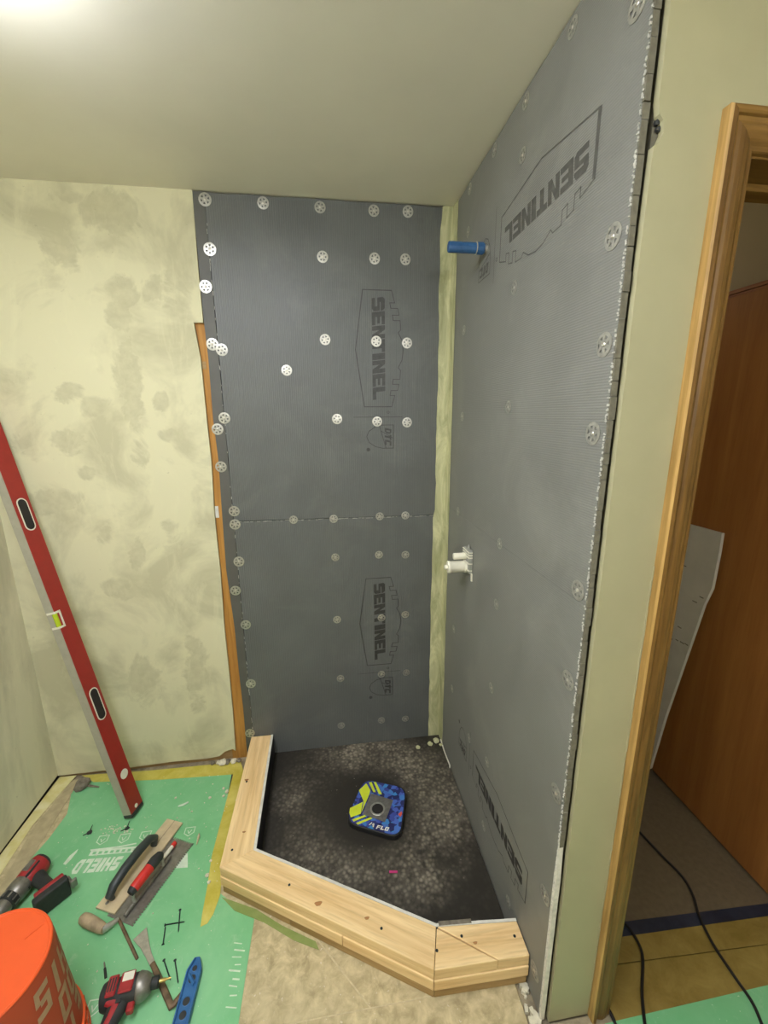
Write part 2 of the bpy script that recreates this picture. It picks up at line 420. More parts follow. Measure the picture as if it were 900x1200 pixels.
casing((x1, DW, zt), (x1, DW, 0), (-1, 0, -1), (-1, 0, 0), 'casing_side', M_OAK, c1, 1, 1)
# caulk line left of casing
cb = MB(); 
for k in range(40):
    z = .02+k*.032
    cb.box((x0-.0015-.001*random.random(), DW-.001, z+.025), (.0015+.002*random.random(), .002, .034))
cb.build('caulk_bead', M_PAINT, c1)
# brown flush door standing open into the hall
dr = MB().bb((.915, -.925, .012), (.95, -.165, 2.02)).build('door_1', M_DOOR, bevel=.002); struct(dr)
MB().bb((.9135, -.925, 2.012), (.951, -.165, 2.02)).build('top_edge_strip', M_DOORTRIM, dr)
MB().bb((.911, -.925, 2.022), (.953, -.165, 2.034)).build('top_edge_strip', M_DOORTRIM, dr)
for z in (.25, 1.0, 1.8):
    MB().tube([(.957, -.925, z-.045), (.957, -.925, z+.045)], .006, 8).build('hinge', M_STEELD, dr, smooth=True)

# tiles: the pieces of the old stone floor
def tile(poly, name='tile'):
    MB().prism([V((x, y, -.0115)) for x, y in poly], (0, 0, .0115)).build(name, M_TILE, fo, bevel=.0012)
B_ = -.957; g = .0014
MB().bb((W+.012, -1.9, -.0118), (-.037, -.53, -.0014)).build('grout_bed', simple('pale_grout', (196,182,146), .9, 0, .15, 60), fo)
tile([(-.035, B_+g), (-.035, -.90), (-.30, -.90), (-.42, -.80), (-.50+.01, -.80), (-.4605+g, B_+g)][:3]+[(-.30, -.885), (-.52, -.77), (-.612, -.77), (-.456, B_+g)])
tile([(-.462, B_+g), (-.617, -.772), (-.645, -.62), (-1.02, -.52), (-1.02, B_+g)])
for i in range(4):
    xa = -.035-i*.6; 
    for j in range(3):
        ya = B_-g-j*.6
        tile([(xa-g, ya), (max(xa-.6+g, W+.01), ya), (max(xa-.6+g, W+.01), ya-.6+2*g), (xa-g, ya-.6+2*g)]) if xa-g > W+.02 else None
tile([(-1.025, B_+g), (-1.025, -.52), (-1.025, -.03), (W+.01, -.03), (W+.01, B_+g)])
# bare strip beside the boards and door side of the floor
rs = MB(); n = 40
for k in range(n):
    y = -1.09+random.random()*.13; x = -.028+random.random()*.024
    s = .002+.005*random.random(); rs.box((x, y, -.012+s), (s*2, s*2.5, s*2), Matrix.Rotation(random.random()*3, 3, 'Z'))
tag(rs.build('mortar_rubble', M_CRUMB), 'crumbled mortar rubble in gap between tile and grey side wall board', 'rubble', kind='stuff')
struct(MB().bb((-.0335, -1.9, -.0119), (1.6, -1.056, -.001)).build('floor_subfloor', M_SUB))

# ------------------------------------------------------------------ printed lettering
GL = {
 'S': [[(0,0),(.8,0),(1,.15),(1,.6),(.35,.6),(.35,.68),(1,.68),(1,.82),(.85,1),(.15,1),(0,.85),(0,.42),(.65,.42),(.65,.24),(0,.24)]],
 'E': [[(0,0),(1,0),(1,.25),(.38,.25),(.38,.4),(.9,.4),(.9,.6),(.38,.6),(.38,.75),(1,.75),(1,1),(0,1)]],
 'N': [[(0,0),(.34,0),(.34,.55),(.66,0),(1,0),(1,1),(.66,1),(.66,.5),(.34,1),(0,1)]],
 'T': [[(.31,0),(.69,0),(.69,.74),(1,.74),(1,1),(0,1),(0,.74),(.31,.74)]],
 'I': [[(.25,0),(.75,0),(.75,1),(.25,1)]],
 'L': [[(0,0),(1,0),(1,.27),(.38,.27),(.38,1),(0,1)]],
 'H': [[(0,0),(.34,0),(.34,.38),(.66,.38),(.66,0),(1,0),(1,1),(.66,1),(.66,.62),(.34,.62),(.34,1),(0,1)]],
 'D': [[(0,0),(.7,0),(1,.25),(1,.75),(.7,1),(.34,1),(.34,.76),(.62,.76),(.66,.7),(.66,.3),(.62,.24),(.34,.24),(.34,1),(0,1)]],
 'F': [[(0,0),(.36,0),(.36,.38),(.9,.38),(.9,.6),(.36,.6),(.36,.76),(1,.76),(1,1),(0,1)]],
 'O': [[(0,0),(1,0),(1,1),(.5,1),(.5,.76),(.68,.76),(.68,.24),(.32,.24),(.32,.76),(.499,.76),(.499,1),(0,1)]],
 'C': [[(0,0),(1,0),(1,.26),(.36,.26),(.36,.74),(1,.74),(1,1),(0,1)]],
 'M': [[(0,0),(.26,0),(.26,.6),(.5,.25),(.74,.6),(.74,0),(1,0),(1,1),(.74,1),(.5,.6),(.26,1),(0,1)]],
 'P': [[(0,0),(.34,0),(.34,.35),(.8,.35),(1,.5),(1,.85),(.8,1),(.34,1),(.34,.78),(.66,.78),(.66,.57),(.34,.57),(.34,1),(0,1)]],
}
def text(mb, s, u, v, w, h, mp, shear=0, gap=.12):
    ws = [.5 if c == 'I' else 1 for c in s]; lw = w/(sum(ws)+(len(s)-1)*gap); pos = 0
    for c, k in zip(s, ws):
        for pl in GL.get(c, []):
            mb.poly([mp(u+pos+(x-(.25 if c == 'I' else 0))*lw+y*h*shear, v+y*h) for x, y in pl])
        pos += lw*(k+gap)
def stroke(mb, pts, wd, mp, closed=False):
    n = len(pts)
    for i in range(n if closed else n-1):
        a = V(pts[i]+(0,)); b = V(pts[(i+1) % n]+(0,)); d = (b-a)
        if d.length < 1e-6: continue
        d.normalize(); p = V((-d.y, d.x, 0))*wd/2; e = d*wd*.4
        q = [a-e+p, a-e-p, b+e-p, b+e+p]; mb.poly([mp(t.x, t.y) for t in q])
M_PRINTF = simple('faded_print', (84,83,78), .5, 0, .2, 60)
def logo(mp, parent, M_PRINT=M_PRINT):
    mb = MB(); wd = .0036
    sky = [(.445,.115),(.40,.128),(.40,.108),(.38,.112),(.38,.14),(.355,.145),(.355,.118),(.335,.122),(.335,.15),(.30,.152),(.29,.142),(.26,.158),(.222,.163),(.185,.158),(.155,.142),(.145,.152),(.11,.15),(.11,.122),(.09,.118),(.09,.145),(.065,.14),(.065,.112),(.045,.108),(.045,.128),(0,.115)]
    stroke(mb, [(0,.115),(0,0),(.222,-.032),(.445,0),(.445,.115)], wd, mp)
    stroke(mb, sky, wd*.75, mp)
    mb.build('printed_outline', M_PRINT, parent, fix=False)
    mb = MB(); text(mb, 'SENTINEL', .03, .036, .388, .052, mp, -.12, .07); mb.build('printed_wordmark', M_PRINT, parent, fix=False)
    mb = MB(); stroke(mb, [(.487,-.045),(.487,.16)], wd*.6, mp)
    arc = [(.52,.122),(.52,.075),(.527,.045),(.545,.018),(.568,.008),(.592,.018),(.61,.045),(.617,.075),(.617,.122)]
    stroke(mb, arc, wd*.8, mp, True)
    stroke(mb, [(.522,.062),(.617,.09)], wd*.7, mp); stroke(mb, [(.545,.07),(.575,.12)], wd*.6, mp)
    text(mb, 'DTC', .532, .085, .07, .028, mp, .2, .15)
    mb.poly([mp(.622+.008*math.cos(t*.524), .014+.008*math.sin(t*.524)) for t in range(12)])
    stroke(mb, [(.468+.005*math.cos(t*.9), .10+.005*math.sin(t*.9)) for t in range(7)], .002, mp, True)
    mb.build('printed_maker_mark', M_PRINT, parent, fix=False)

# ------------------------------------------------------------------ shower wall boards
SEAM = 1.181
def ragged(a, b, n, amp, fixed):     # wavy edge between two points in a plane
    out = []
    for i in range(n+1):
        t = i/n; p = V(a).lerp(V(b), t); k = amp*(random.random()-.5)*(0 if i in (0, n) else 1)
        p[fixed] += k; out.append(p)
    return out
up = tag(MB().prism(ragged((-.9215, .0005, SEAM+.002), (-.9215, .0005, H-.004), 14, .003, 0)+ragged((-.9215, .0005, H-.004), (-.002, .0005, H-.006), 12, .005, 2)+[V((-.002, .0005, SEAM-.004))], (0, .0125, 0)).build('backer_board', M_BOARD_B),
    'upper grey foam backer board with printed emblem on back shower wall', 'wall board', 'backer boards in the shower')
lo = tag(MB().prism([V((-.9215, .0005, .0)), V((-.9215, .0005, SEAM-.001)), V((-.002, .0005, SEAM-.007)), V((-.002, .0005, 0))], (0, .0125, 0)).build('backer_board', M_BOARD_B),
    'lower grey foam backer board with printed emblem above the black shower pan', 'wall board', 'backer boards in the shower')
Z1 = 2.095; logo(lambda u, v: V((-.36+v, -.0004, Z1-u)), up, simple('worn_print', (66,66,63), .5, 0, .2, 60))
Z2 = .888; logo(lambda u, v: V((-.366+v, -.0004, Z2-u)), lo)
spx = [(225,223),(239,378),(244,420),(249.6,490),(256,540),(260,600),(265,667),(275,737),(279.5,784),(285,830),(289,877)]
sl = [px(x, y, 'Y', 0) for x, y in spx]
sp = [V((sl[0].x, .0005, H-.003))]+[V((min(p.x, -.934), .0005, p.z)) for p in sl[1:]]+[V((sl[-1].x, .0005, 0)), V((-.9235, .0005, 0)), V((-.9235, .0005, H-.003))]
tag(MB().prism(sp, (0, .0125, 0)).build('backer_board_strip', M_STRIP), 'narrow dark backer board strip between patched drywall and back shower board', 'wall board')
# light fibres along seams
sb = MB()
for k in range(120):
    x = -.915+.9*random.random()
    if random.random() < .75: sb.box((x, -.0004, SEAM-.003-.005*(x+.92)/.92+.003*(random.random()-.5)), (.004+.012*random.random(), .0012, .0016))
sb.build('seam_fibres', M_SEAM, lo)['kind'] = 'stuff'
sb = MB()
for k in range(90):
    z = .1+2.2*random.random()**1.3; sb.box((-.9225+.003*(random.random()-.5), -.0004, z), (.0016, .0012, .004+.012*random.random()))
sb.build('seam_fibres', M_SEAM, up)['kind'] = 'stuff'
RS = 1.222; RE = -1.04
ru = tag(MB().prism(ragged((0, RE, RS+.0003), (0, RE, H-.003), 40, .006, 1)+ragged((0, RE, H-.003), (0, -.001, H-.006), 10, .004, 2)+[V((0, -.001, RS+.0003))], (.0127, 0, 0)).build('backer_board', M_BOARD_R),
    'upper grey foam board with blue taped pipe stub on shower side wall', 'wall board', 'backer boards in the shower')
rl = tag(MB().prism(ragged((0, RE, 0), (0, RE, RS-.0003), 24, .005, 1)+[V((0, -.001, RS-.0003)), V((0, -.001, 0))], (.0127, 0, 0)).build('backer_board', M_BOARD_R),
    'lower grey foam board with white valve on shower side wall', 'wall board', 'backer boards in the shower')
logo(lambda u, v: V((-.0004, -.928+u, 2.164-v)), ru, M_PRINTF)
mb = MB(); stroke(mb, [(.003, .004), (.003, .11)], .010, lambda u, v: V((-.0006, -.928+u, 2.164-v))); mb.build('printed_smear', M_PRINTF, ru, fix=False)
logo(lambda u, v: V((-.0004, -.92+u, .347-v)), rl)
# exposed foam end of the side boards: stacked chunks of cut foam and frayed fibres
for (par, za, zb) in ((rl, .005, RS), (ru, RS, H-.01)):
    mb = MB(); z = za
    while z < zb-.01:
        hh = min(.02+.05*random.random(), zb-z)
        mb.bb((.0006, RE-.0025-.003*random.random(), z), (.0105+.003*random.random(), RE+.002, z+hh-.0015)); z += hh
    mb.build('cut_foam_edge', M_FOAM if par is ru else M_FOAM, par)
    mb = MB()
    for k in range(int((zb-za)*230)):
        z = za+(zb-za)*random.random(); mb.box((-.0005-.001*random.random(), RE-.002+.004*random.random(), z), (.0022, .0022, .0015+.003*random.random()))
    mb.build('frayed_fibres', M_SEAM, par)['kind'] = 'stuff'
mb = MB().prism([V((-.0015, RE-.006, 0)), V((-.0015, RE+.003, 0)), V((-.0015, RE+.004, .5)), V((-.0015, RE-.001, .63)), V((-.0015, RE-.007, .5))], (.012, 0, 0))
mb.build('white_edge_bead', M_GYP, rl)
# anchors in the notch of the door wall
for (x, y) in ((767, 145), (770, 153)):
    p = px(x, y, 'Y', DW+.012); p.x = max(p.x, .0275)
    a = tag(MB().lathe([(.0035, 0), (.0045, .002), (.004, .006), (.001, .0075)], p+V((0, .001, 0)), (0, -1, 0), 10).build('anchor_bolt', M_RUBBER, smooth=True), 'small dark bolt head in chipped notch of door wall', 'bolt', 'bolts in the drywall notch')
# corner sealant band
mb = MB(); n = 60; va = []; vc = []; vb = []
for i in range(n+1):
    z = .004+(H-.006)*i/n
    wl = .050+.008*mnoise.noise(V((0, 0, z*6)))+.008*(1 if z < 1.17 else 0)+.004*mnoise.noise(V((3, 0, z*30))); wr = .060+.006*mnoise.noise(V((9, 0, z*7)))+.003*mnoise.noise(V((5, 0, z*30)))
    va.append(V((-wl, -.0012, z))); vc.append(V((-.004, -.004, z))); vb.append(V((-.0012, -wr, z)))
vs = []
for i in range(n+1): vs += [va[i], V((va[i].x*.5, -.0025-.001*mnoise.noise(V((1, 1, i))), va[i].z)), vc[i], V((-.0025, vb[i].y*.55, vb[i].z)), vb[i]]
fs = [(i*5+k, i*5+k+1, i*5+k+6, i*5+k+5) for i in range(n) for k in range(4)]
cs = mb.add(vs, fs).build('corner_sealant_band', M_SEAL, smooth=True)
tag(cs, 'pale green sealant band running up the inside corner of the shower', 'sealant')
def blob(name, c, r, mat, seed, par=None, flat=.6, label=None, cat='crumb', group=None):
    bm = bmesh.new(); bmesh.ops.create_icosphere(bm, subdivisions=2, radius=1)
    c = V(c)
    for v in bm.verts:
        k = 1+.45*mnoise.noise(v.co*1.7+V((seed*3.1, seed, 0)))
        v.co = V((v.co.x*r*k, v.co.y*r*k, max(v.co.z*k, -.75)*r*flat))+c
    me = bpy.data.meshes.new(name); bm.to_mesh(me); bm.free(); me.materials.append(mat)
    o = bpy.data.objects.new(name, me); C.objects.link(o)
    if par: o.parent = par; o.matrix_parent_inverse = wm(par).inverted()
    elif label: tag(o, label, cat, group)
    return o
for (x, y, r, k) in ((511, 868, .016, 1), (504, 872, .012, 2), (517, 873, .009, 3)):
    p = fl(x, y, .012); blob('sealant_lump', (min(p.x, -.012), min(p.y, -.012), .014), r, M_SEAL, k, cs)
p = fl(490, 877, .012); blob('sealant_crumb', (p.x, p.y, .018), .011, M_SEAL, 5, label='pale sealant crumb lying on black pan by the corner', group=None)
# bead along pan edge at the side wall
tag(MB().tube([(-.004, -.04, .014), (-.006, -.12, .013), (-.004, -.2, .013), (-.008, -.215, .014)], .003, 6).build('sealant_bead', M_PVC, smooth=True), 'thin white sealant bead along foot of side wall board', 'sealant')

# ------------------------------------------------------------------ washers with screws
def washer_proto(mw, ms):
    r = .0225; mb = MB(); n = 36; hs = .0012
    def ring(ra, rb, z0, z1, m=n):
        vs = []
        for q in range(m):
            t = 2*math.pi*q/m
            for (rr, zz) in ((ra, z1), (rb, z0*.4+z1*.6), (rb, 0)): vs.append(V((rr*math.cos(t), rr*math.sin(t), zz)))
        fs = []
        for q in range(m):
            a = q*3; b = ((q+1) % m)*3; fs += [(a, a+1, b+1, b), (a+1, a+2, b+2, b+1)]
        mb.add(vs, fs)
    ring(.70*r, r, 0, hs, 28); ring(.02*r, .42*r, .0004, hs*.8, 14)
    for k in range(6):
        R = Matrix.Rotation(k*math.pi/3+.2, 3, 'Z'); mb.box(R@V((.56*r, 0, hs*.5)), (.34*r, .30*r, hs), R)
    e = thing('washer', (0, 0, 0), '', 'washer')
    mb.build('plate', mw, e)
    s = MB().lathe([(.0042, 0), (.0046, .0006), (.0034, .0016), (.0015, .002), (.0008, .0012)], (0, 0, .0008), (0, 0, 1), 12); s.build('screw_head', ms, e, smooth=True)
    return e
backw = [(240,231),(308,233),(375,243),(438,247),(478,246),(246,292),(241,336),(378,301),(439,303),(475,304),(381,398),(441,400),(477,402),(249,403.5),(260,410),(336,434),(395,491),(442,494),(477,495),(263,490),(255,503),(259,547),(274.5,599),(275.5,614.5),(344,609),(391,608),(445,605),(475,604),(280,658),(276,692),(393,653),(444,650),(475,650),(288,732),(395,726),(447,724),(475,720),(294,801),(399,795),(447,790),(476,788),(293,859),(400,850),(447,844),(475,842)]
rightw = [(672,26),(748,4),(617,112),(613,182),(580,173),(551,219),(549,272),(603,337),(544,387),(596,477),(542,488),(719,277),(695,508),(537,599),(586,637),(678,692),(582,708),(532,737),(666,797),(576,806),(530,807),(550,865),(571,893),(653,931),(567,968),(564,1003),(639,1049),(596,1057),(627,1138),(716,402)]
def place_washers():
    prB = washer_proto(M_STEEL, M_SCREW); used = [False]
    prR = washer_proto(simple('sunken_washer_metal', (170,168,158), .45, .5, .2, 90), M_SCREW); usedR = [False]
    for (x, y) in backw:
        p = px(x, y, 'Y', 0)
        col = 'nearest the inside corner' if p.x > -.2 else ('in line with the printed emblem' if p.x > -.33 else 'left of the printed emblem')
        if p.x < -.90:
            seam = p.x > -.94
            row = 'above the bare wood stud' if p.z > 2.0 else ('beside the upper board' if p.z > 1.3 else ('at the board joint' if p.z > 1.14 else 'beside the lower board'))
            lb = 'perforated metal washer on the '+('seam of' if seam else 'face of')+' the dark strip '+row
        else:
            row = [r for r in ((2.3, 'just under the ceiling'), (2.12, 'level with the blue pipe stub'), (1.7, 'at mid height of the upper emblem'), (1.45, 'level with the upper maker mark'), (1.12, 'on the joint between back boards'), (.9, 'just below the back board joint'), (.6, 'at mid height of the lower emblem'), (.32, 'level with the lower maker mark'), (.17, 'below the lower emblem'), (-1, 'just above the black pan')) if p.z > r[0]][0][1]
            lb = 'perforated metal washer '+row+', '+col
        g = 'washers '+lb.split('washer ')[1]
        p.z = min(p.z, H-.028)
        sc = 1.0 if p.x < -.9 else (.92 if p.z > 1.2 else .8)
        M = Matrix.Translation((p.x, -.0006, p.z)) @ Matrix.Rotation(math.pi/2, 4, 'X') @ Matrix.Rotation(random.uniform(-.05, .05), 4, 'X') @ Matrix.Rotation(random.random()*6, 4, 'Z') @ Matrix.Scale(sc, 4)
        if used[0]: o = copy_tree(prB, M)
        else: o = prB; o.matrix_basis = M; used[0] = True
        tag(o, lb, 'washer', g)
    for (x, y) in rightw:
        p = px(x, y, 'X', 0); p.z = min(p.z, H-.028); p.y = max(p.y, RE+.03)
        row = [r for r in ((2.33, 'just under the ceiling'), (1.9, 'beside the printed emblem'), (1.3, 'between emblem and white valve'), (1.15, 'just above the white valve'), (.45, 'below the white valve'), (-1, 'around the lower emblem')) if p.z > r[0]][0][1]
        col = 'along the cut front edge' if p.y < -.8 else ('beside the sealant band' if p.y > -.3 else 'in the middle column')
        lb = 'dull washer sunk in side board '+row+', '+col; g = 'washers '+lb[12:]
        sc = 1.0 if p.y < -.85 else .78
        M = Matrix.Translation((-.0006, p.y, p.z)) @ Matrix.Rotation(-math.pi/2, 4, 'Y') @ Matrix.Rotation(random.random()*6, 4, 'Z') @ Matrix.Scale(sc, 4)
        if usedR[0]: o = copy_tree(prR, M)
        else: o = prR; o.matrix_basis = M; usedR[0] = True
        tag(o, lb, 'washer', g)
place_washers()

# ------------------------------------------------------------------ shower pan, drain, curb
I0, I1, I2, I3 = V((-.838, -.004)), V((-.832, -.556)), V((-.249, -.868)), V((-.003, -.889))
O0, O1, O2, O3 = V((-.930, -.004)), V((-.937, -.600)), V((-.280, -.966)), V((-.003, -.972))
panp = [V((-.003, -.003)), V((-.828, -.003)), V((-.822, -.552)), V((-.246, -.860)), V((-.003, -.880))]
DC = V((-.378, -.368))
mb = MB(); ring0 = []; nn = []
bound = []
for i in range(len(panp)):
    a, b = panp[i], panp[(i+1) % len(panp)]
    for k in range(8): bound.append(a.lerp(b, k/8))
N = len(bound); vs = []
for lv, (f, z) in enumerate(((1, -.0118), (1, .0095), (.75, .009), (.45, .0085), (.2, .008))):
    for p in bound: q = DC.lerp(p, f); vs.append(V((q.x, q.y, z)))
vs.append(V((DC.x, DC.y, .008)))
fs = [(l*N+i, l*N+(i+1) % N, (l+1)*N+(i+1) % N, (l+1)*N+i) for l in range(4) for i in range(N)]
fs += [(4*N+i, 4*N+(i+1) % N, 5*N) for i in range(N)] + [list(range(N-1, -1, -1))]
tag(mb.add(vs, fs).build('shower_pan', M_PAN, smooth=True), 'dusty black shower pan floor inside the wooden curb', 'shower pan')

def plank(o0, o1, i1, i0, z0, z1, name='plank', mat=M_PINE, par=None, extra=None):
    # top polygon o0 o1 (extra) i1 i0 ; local x along o0->o1
    d = V((o1.x-o0.x, o1.y-o0.y)).normalized(); ang = math.atan2(d.y, d.x)
    c = (o0+o1+i1+i0)/4
    M = Matrix.Translation((c.x, c.y, z0)) @ Matrix.Rotation(ang, 4, 'Z'); Mi = M.inverted()
    ps = [Mi @ V((p.x, p.y, z0)) for p in ([o0, o1]+(extra or [])+[i1, i0])]
    return MB().prism(ps, (0, 0, z1-z0)).build(name, mat, par, bevel=.0022, M=M, seg=2)
cu = thing('shower_curb', (-.55, -.6, 0), 'angled shower curb of stacked pine planks around the black pan', 'curb')
zt0, zt1 = .0775, .116
n1 = (O1-I1).normalized()
E2 = O2.lerp(O3, .66)
plank(O0, O1, I1, I0, zt0, zt1, par=cu)
plank(O1+V((.001, 0)), O2, I2, I1+V((.001, 0)), zt0, zt1, par=cu)
wd_ = plank(O2+V((.001, 0)), E2, I2+V((.004, -.006)), I2+V((.001, -.004)), zt0, zt1, par=cu, name='wedge_block')
plank(E2+V((.002, .001)), O3, I3, I2+V((.004, -.001)), zt0, zt1, par=cu, mat=M_PINE)
def off(p, k): return p
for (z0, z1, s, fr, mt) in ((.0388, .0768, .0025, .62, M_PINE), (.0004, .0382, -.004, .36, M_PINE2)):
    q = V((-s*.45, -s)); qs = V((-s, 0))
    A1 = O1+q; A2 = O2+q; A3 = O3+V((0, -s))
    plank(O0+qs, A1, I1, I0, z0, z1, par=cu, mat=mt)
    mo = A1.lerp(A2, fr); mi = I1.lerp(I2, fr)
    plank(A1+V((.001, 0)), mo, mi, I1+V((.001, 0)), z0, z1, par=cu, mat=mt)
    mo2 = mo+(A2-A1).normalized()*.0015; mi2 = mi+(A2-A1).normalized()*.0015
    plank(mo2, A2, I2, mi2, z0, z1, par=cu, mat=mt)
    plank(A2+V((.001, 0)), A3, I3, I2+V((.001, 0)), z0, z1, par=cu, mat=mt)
M_KNOT = wood_mat('knot_wood', lin(150,100,56), lin(184,134,84), knots=False, ring=3)
for (x, y, r) in ((373, 1059, .011), (430, 1076, .007), (289, 914, .008), (286, 975, .006), (557, 1105, .006)):
    p = fl(x, y, zt1); mb = MB()
    mb.poly([V((p.x+r*(1+.25*math.sin(3*t))*math.cos(t), p.y+.7*r*(1+.2*math.cos(2*t))*math.sin(t), zt1+.0003)) for t in (k*math.pi/8 for k in range(16))]).build('knot', M_KNOT, cu, fix=False)
# foam lining on the inner face with a white edge on top
lin_ = [I0, I1, I2, I3]; inn = [V((-.828, -.004)), V((-.8225, -.552)), V((-.2465, -.8605)), V((-.003, -.8815))]
for k in range(3):
    a, b, c, d = lin_[k], lin_[k+1], inn[k+1], inn[k]
    mb = MB().prism([V((p.x, p.y, .008)) for p in (a, b, c, d)], (0, 0, .104)); mb.build('lining_board', M_BLACK, cu)
    mb = MB()
    nseg = 14
    for j in range(nseg):
        p0, p1 = a.lerp(b, j/nseg), a.lerp(b, (j+1)/nseg); q1, q0 = d.lerp(c, (j+1)/nseg), d.lerp(c, j/nseg)
        mb.prism([V((p.x, p.y, .1121)) for p in (p0, p1, q1, q0)], (0, 0, .0035+.001*random.random()))
    mb.build('white_lining_edge', M_WHITE, cu)
for (x, y) in ((289, 916), (272, 996), (339, 1037), (447, 1088), (512, 1114), (541, 1097), (603, 1097)):
    p = fl(x, y, zt1)
    MB().lathe([(.004, 0), (.0042, .0008), (.003, .0011), (.0012, .0006)], (p.x, p.y, zt1-.0002), (0, 0, 1), 10).build('screw_head', M_DSCREW, cu, smooth=True)

# drain flange with printed label
zd = .034
cpx = [(427,914), (475,924), (468,980), (406,962)]
cor = [fl(x, y, zd) for x, y in cpx]
def round_poly(c, r, k=6):
    out = []; n = len(c)
    for i in range(n):
        p, a, b = c[i], c[i-1], c[(i+1) % n]
        d1 = (a-p).normalized()*r; d2 = (b-p).normalized()*r
        for j in range(k+1):
            t = j/k; out.append((p+d1)*((1-t)**2)+p*(2*t*(1-t))+(p+d2)*(t*t))
    return out
dc = sum(cor, V((0, 0, 0)))/4
dr_ = thing('drain_flange', (dc.x, dc.y, .008), 'square rounded drain flange with blue and lime printed label', 'drain')
rp = round_poly([dc+(p-dc)*1.07 for p in cor], .05)
MB().prism([V((p.x, p.y, .0092)) for p in rp], (0, 0, zd-.0092-.001)).build('flange_body', M_BLACK, dr_, bevel=.003, seg=2)
rp2 = round_poly([dc+(p-dc)*1.02 for p in cor], .048)
stl = [fl(390+x/8.18, 900+y/8.18, zd) for x, y in ((365,245),(580,310),(500,520),(285,445))]
lab = MB().prism([V((p.x, p.y, zd-.001)) for p in rp2], (0, 0, .0014)).build('printed_label', M_LABELB, dr_)
def lp(x, y, dz=.0008): p = fl(390+x/8.18, 900+y/8.18, zd); return V((p.x, p.y, zd+dz))
for polyp in ([(250,215),(325,145),(360,215),(355,245),(300,330),(165,385),(158,430),(175,475),(268,445),(300,320),(285,290)],):
    pass
mb = MB()
mb.poly([lp(*q) for q in ((250,215),(322,147),(360,215),(352,250),(296,322))])
mb.poly([lp(*q) for q in ((296,322),(285,335),(268,440),(172,475),(158,430),(165,385))])
mb.poly([lp(*q) for q in ((296,322),(352,250),(275,430))])
mb.poly([lp(*q) for q in ((345,140),(372,135),(412,232),(388,232))])
mb.poly([lp(*q) for q in ((392,135),(415,138),(472,255),(440,250))])
mb.poly([lp(*q) for q in ((185,495),(305,452),(322,465),(200,515))])
mb.poly([lp(*q) for q in ((222,528),(362,472),(382,485),(240,545))])
mb.build('lime_print', M_LIME, lab, fix=False)
mb = MB(); mb.poly([lp(*q) for q in ((625,445),(660,415),(665,440),(650,470))]); mb.build('coral_arrow', M_CORAL, lab, fix=False)
o_ = lp(412, 582); ux = (lp(525, 606)-o_); vy = (lp(418, 545)-o_)
mb = MB(); text(mb, 'FLO', 0, 0, 1, 1, lambda u, v: o_+ux*u+vy*v, .12, .2)
for (a, b, c, d) in ((345,545,372,520), (385,560,372,535)):
    mb.poly([lp(a, b), lp(a+8, b+6), lp(c+8, d+6), lp(c, d)])
mb.poly([lp(385,530), lp(400,535), lp(392,570), lp(380,566)])
mb.build('white_lettering', M_PVC, lab, fix=False)
ins = MB().prism([V((p.x, p.y, zd-.004)) for p in stl], (0, 0, .0052)).build('steel_insert', M_STEELD, dr_)
hc = lp(430, 395)
MB().lathe([(.029, 0), (.031, .002), (.029, .004), (.0245, .004), (.0235, .0015)], (hc.x, hc.y, zd+.0005), (0, 0, 1), 28, cap=False).build('drain_ring', M_STEEL, dr_, smooth=True)
MB().lathe([(.0005, 0), (.0245, .0002)], (hc.x, hc.y, zd+.0018), (0, 0, 1), 28).build('drain_hole', M_HOLE, dr_)
# chalk mark on pan
p = fl(461, 1022, .011); tag(MB().box((p.x, p.y, .0125), (.03, .008, .0015), Matrix.Rotation(-.15, 3, 'Z')).build('chalk_mark', M_MAG), 'small magenta mark on the black shower pan', 'mark')
p = fl(536, 1079, .112)
tag(MB().box((-.19, -.866, .1165), (.10, .011, .0018), Matrix.Rotation(-.07, 3, 'Z')).build('wood_sliver', M_MUDCR), 'thin brown sliver lying on white inner edge of the curb', 'wood scrap')

# ------------------------------------------------------------------ plumbing
Yp, Zp = -.37, 2.124
ps = thing('pipe_stub', (0, Yp, Zp), 'pipe stub wrapped in blue tape sticking out of side wall', 'pipe')
MB().tube([(.001, Yp, Zp), (-.03, Yp, Zp)], .012, 14).build('pipe', M_STEEL, ps, smooth=True)
tp = MB(); vs = []
prof_ = []
for i, x in enumerate((-.006, -.012, -.03, -.036, -.06, -.09, -.115, -.124)):
    r = (.014, .0185, .018, .0165, .0165, .0165, .017, .0165)[i]; prof_.append((V((x, Yp, Zp)), (r*.8, r)))
tp.tube([a for a, b in prof_], [b for a, b in prof_], 10).build('blue_tape_wrap', M_BTAPE, ps, bevel=.0015)
MB().lathe([(.0178, 0), (.0185, .001), (.0178, .002)], (-.033, Yp, Zp), (-1, 0, 0), 14).build('tape_edge', M_ALU, ps)
Yv = -.335
vv = thing('shower_valve', (0, Yv, 1.07), 'white capped shower valve with grey bracket on side wall board', 'valve')
MB().bb((-.014, Yv-.040, 1.035), (.001, Yv+.03, 1.125)).build('bracket', M_GREYP, vv, bevel=.003)
for z in (1.048, 1.075, 1.098, 1.108, 1.118):
    MB().bb((-.018, Yv-.041, z-.0018), (-.002, Yv+.031, z+.0018)).build('bracket_rib', M_PVC, vv)
MB().lathe([(.024, 0), (.024, .006), (.022, .008), (.022, .060), (.0235, .062), (.0235, .068), (.021, .071), (.009, .0715), (.009, .078), (.006, .082)], (-.014, Yv, 1.053), (-1, 0, 0), 26).build('test_cap', M_PVC, vv, smooth=True)
MB().lathe([(.013, 0), (.0125, .045), (.011, .048)], (-.014, Yv+.004, 1.093), (-1, 0, 0), 20).build('small_cap', M_PVC, vv, smooth=True)
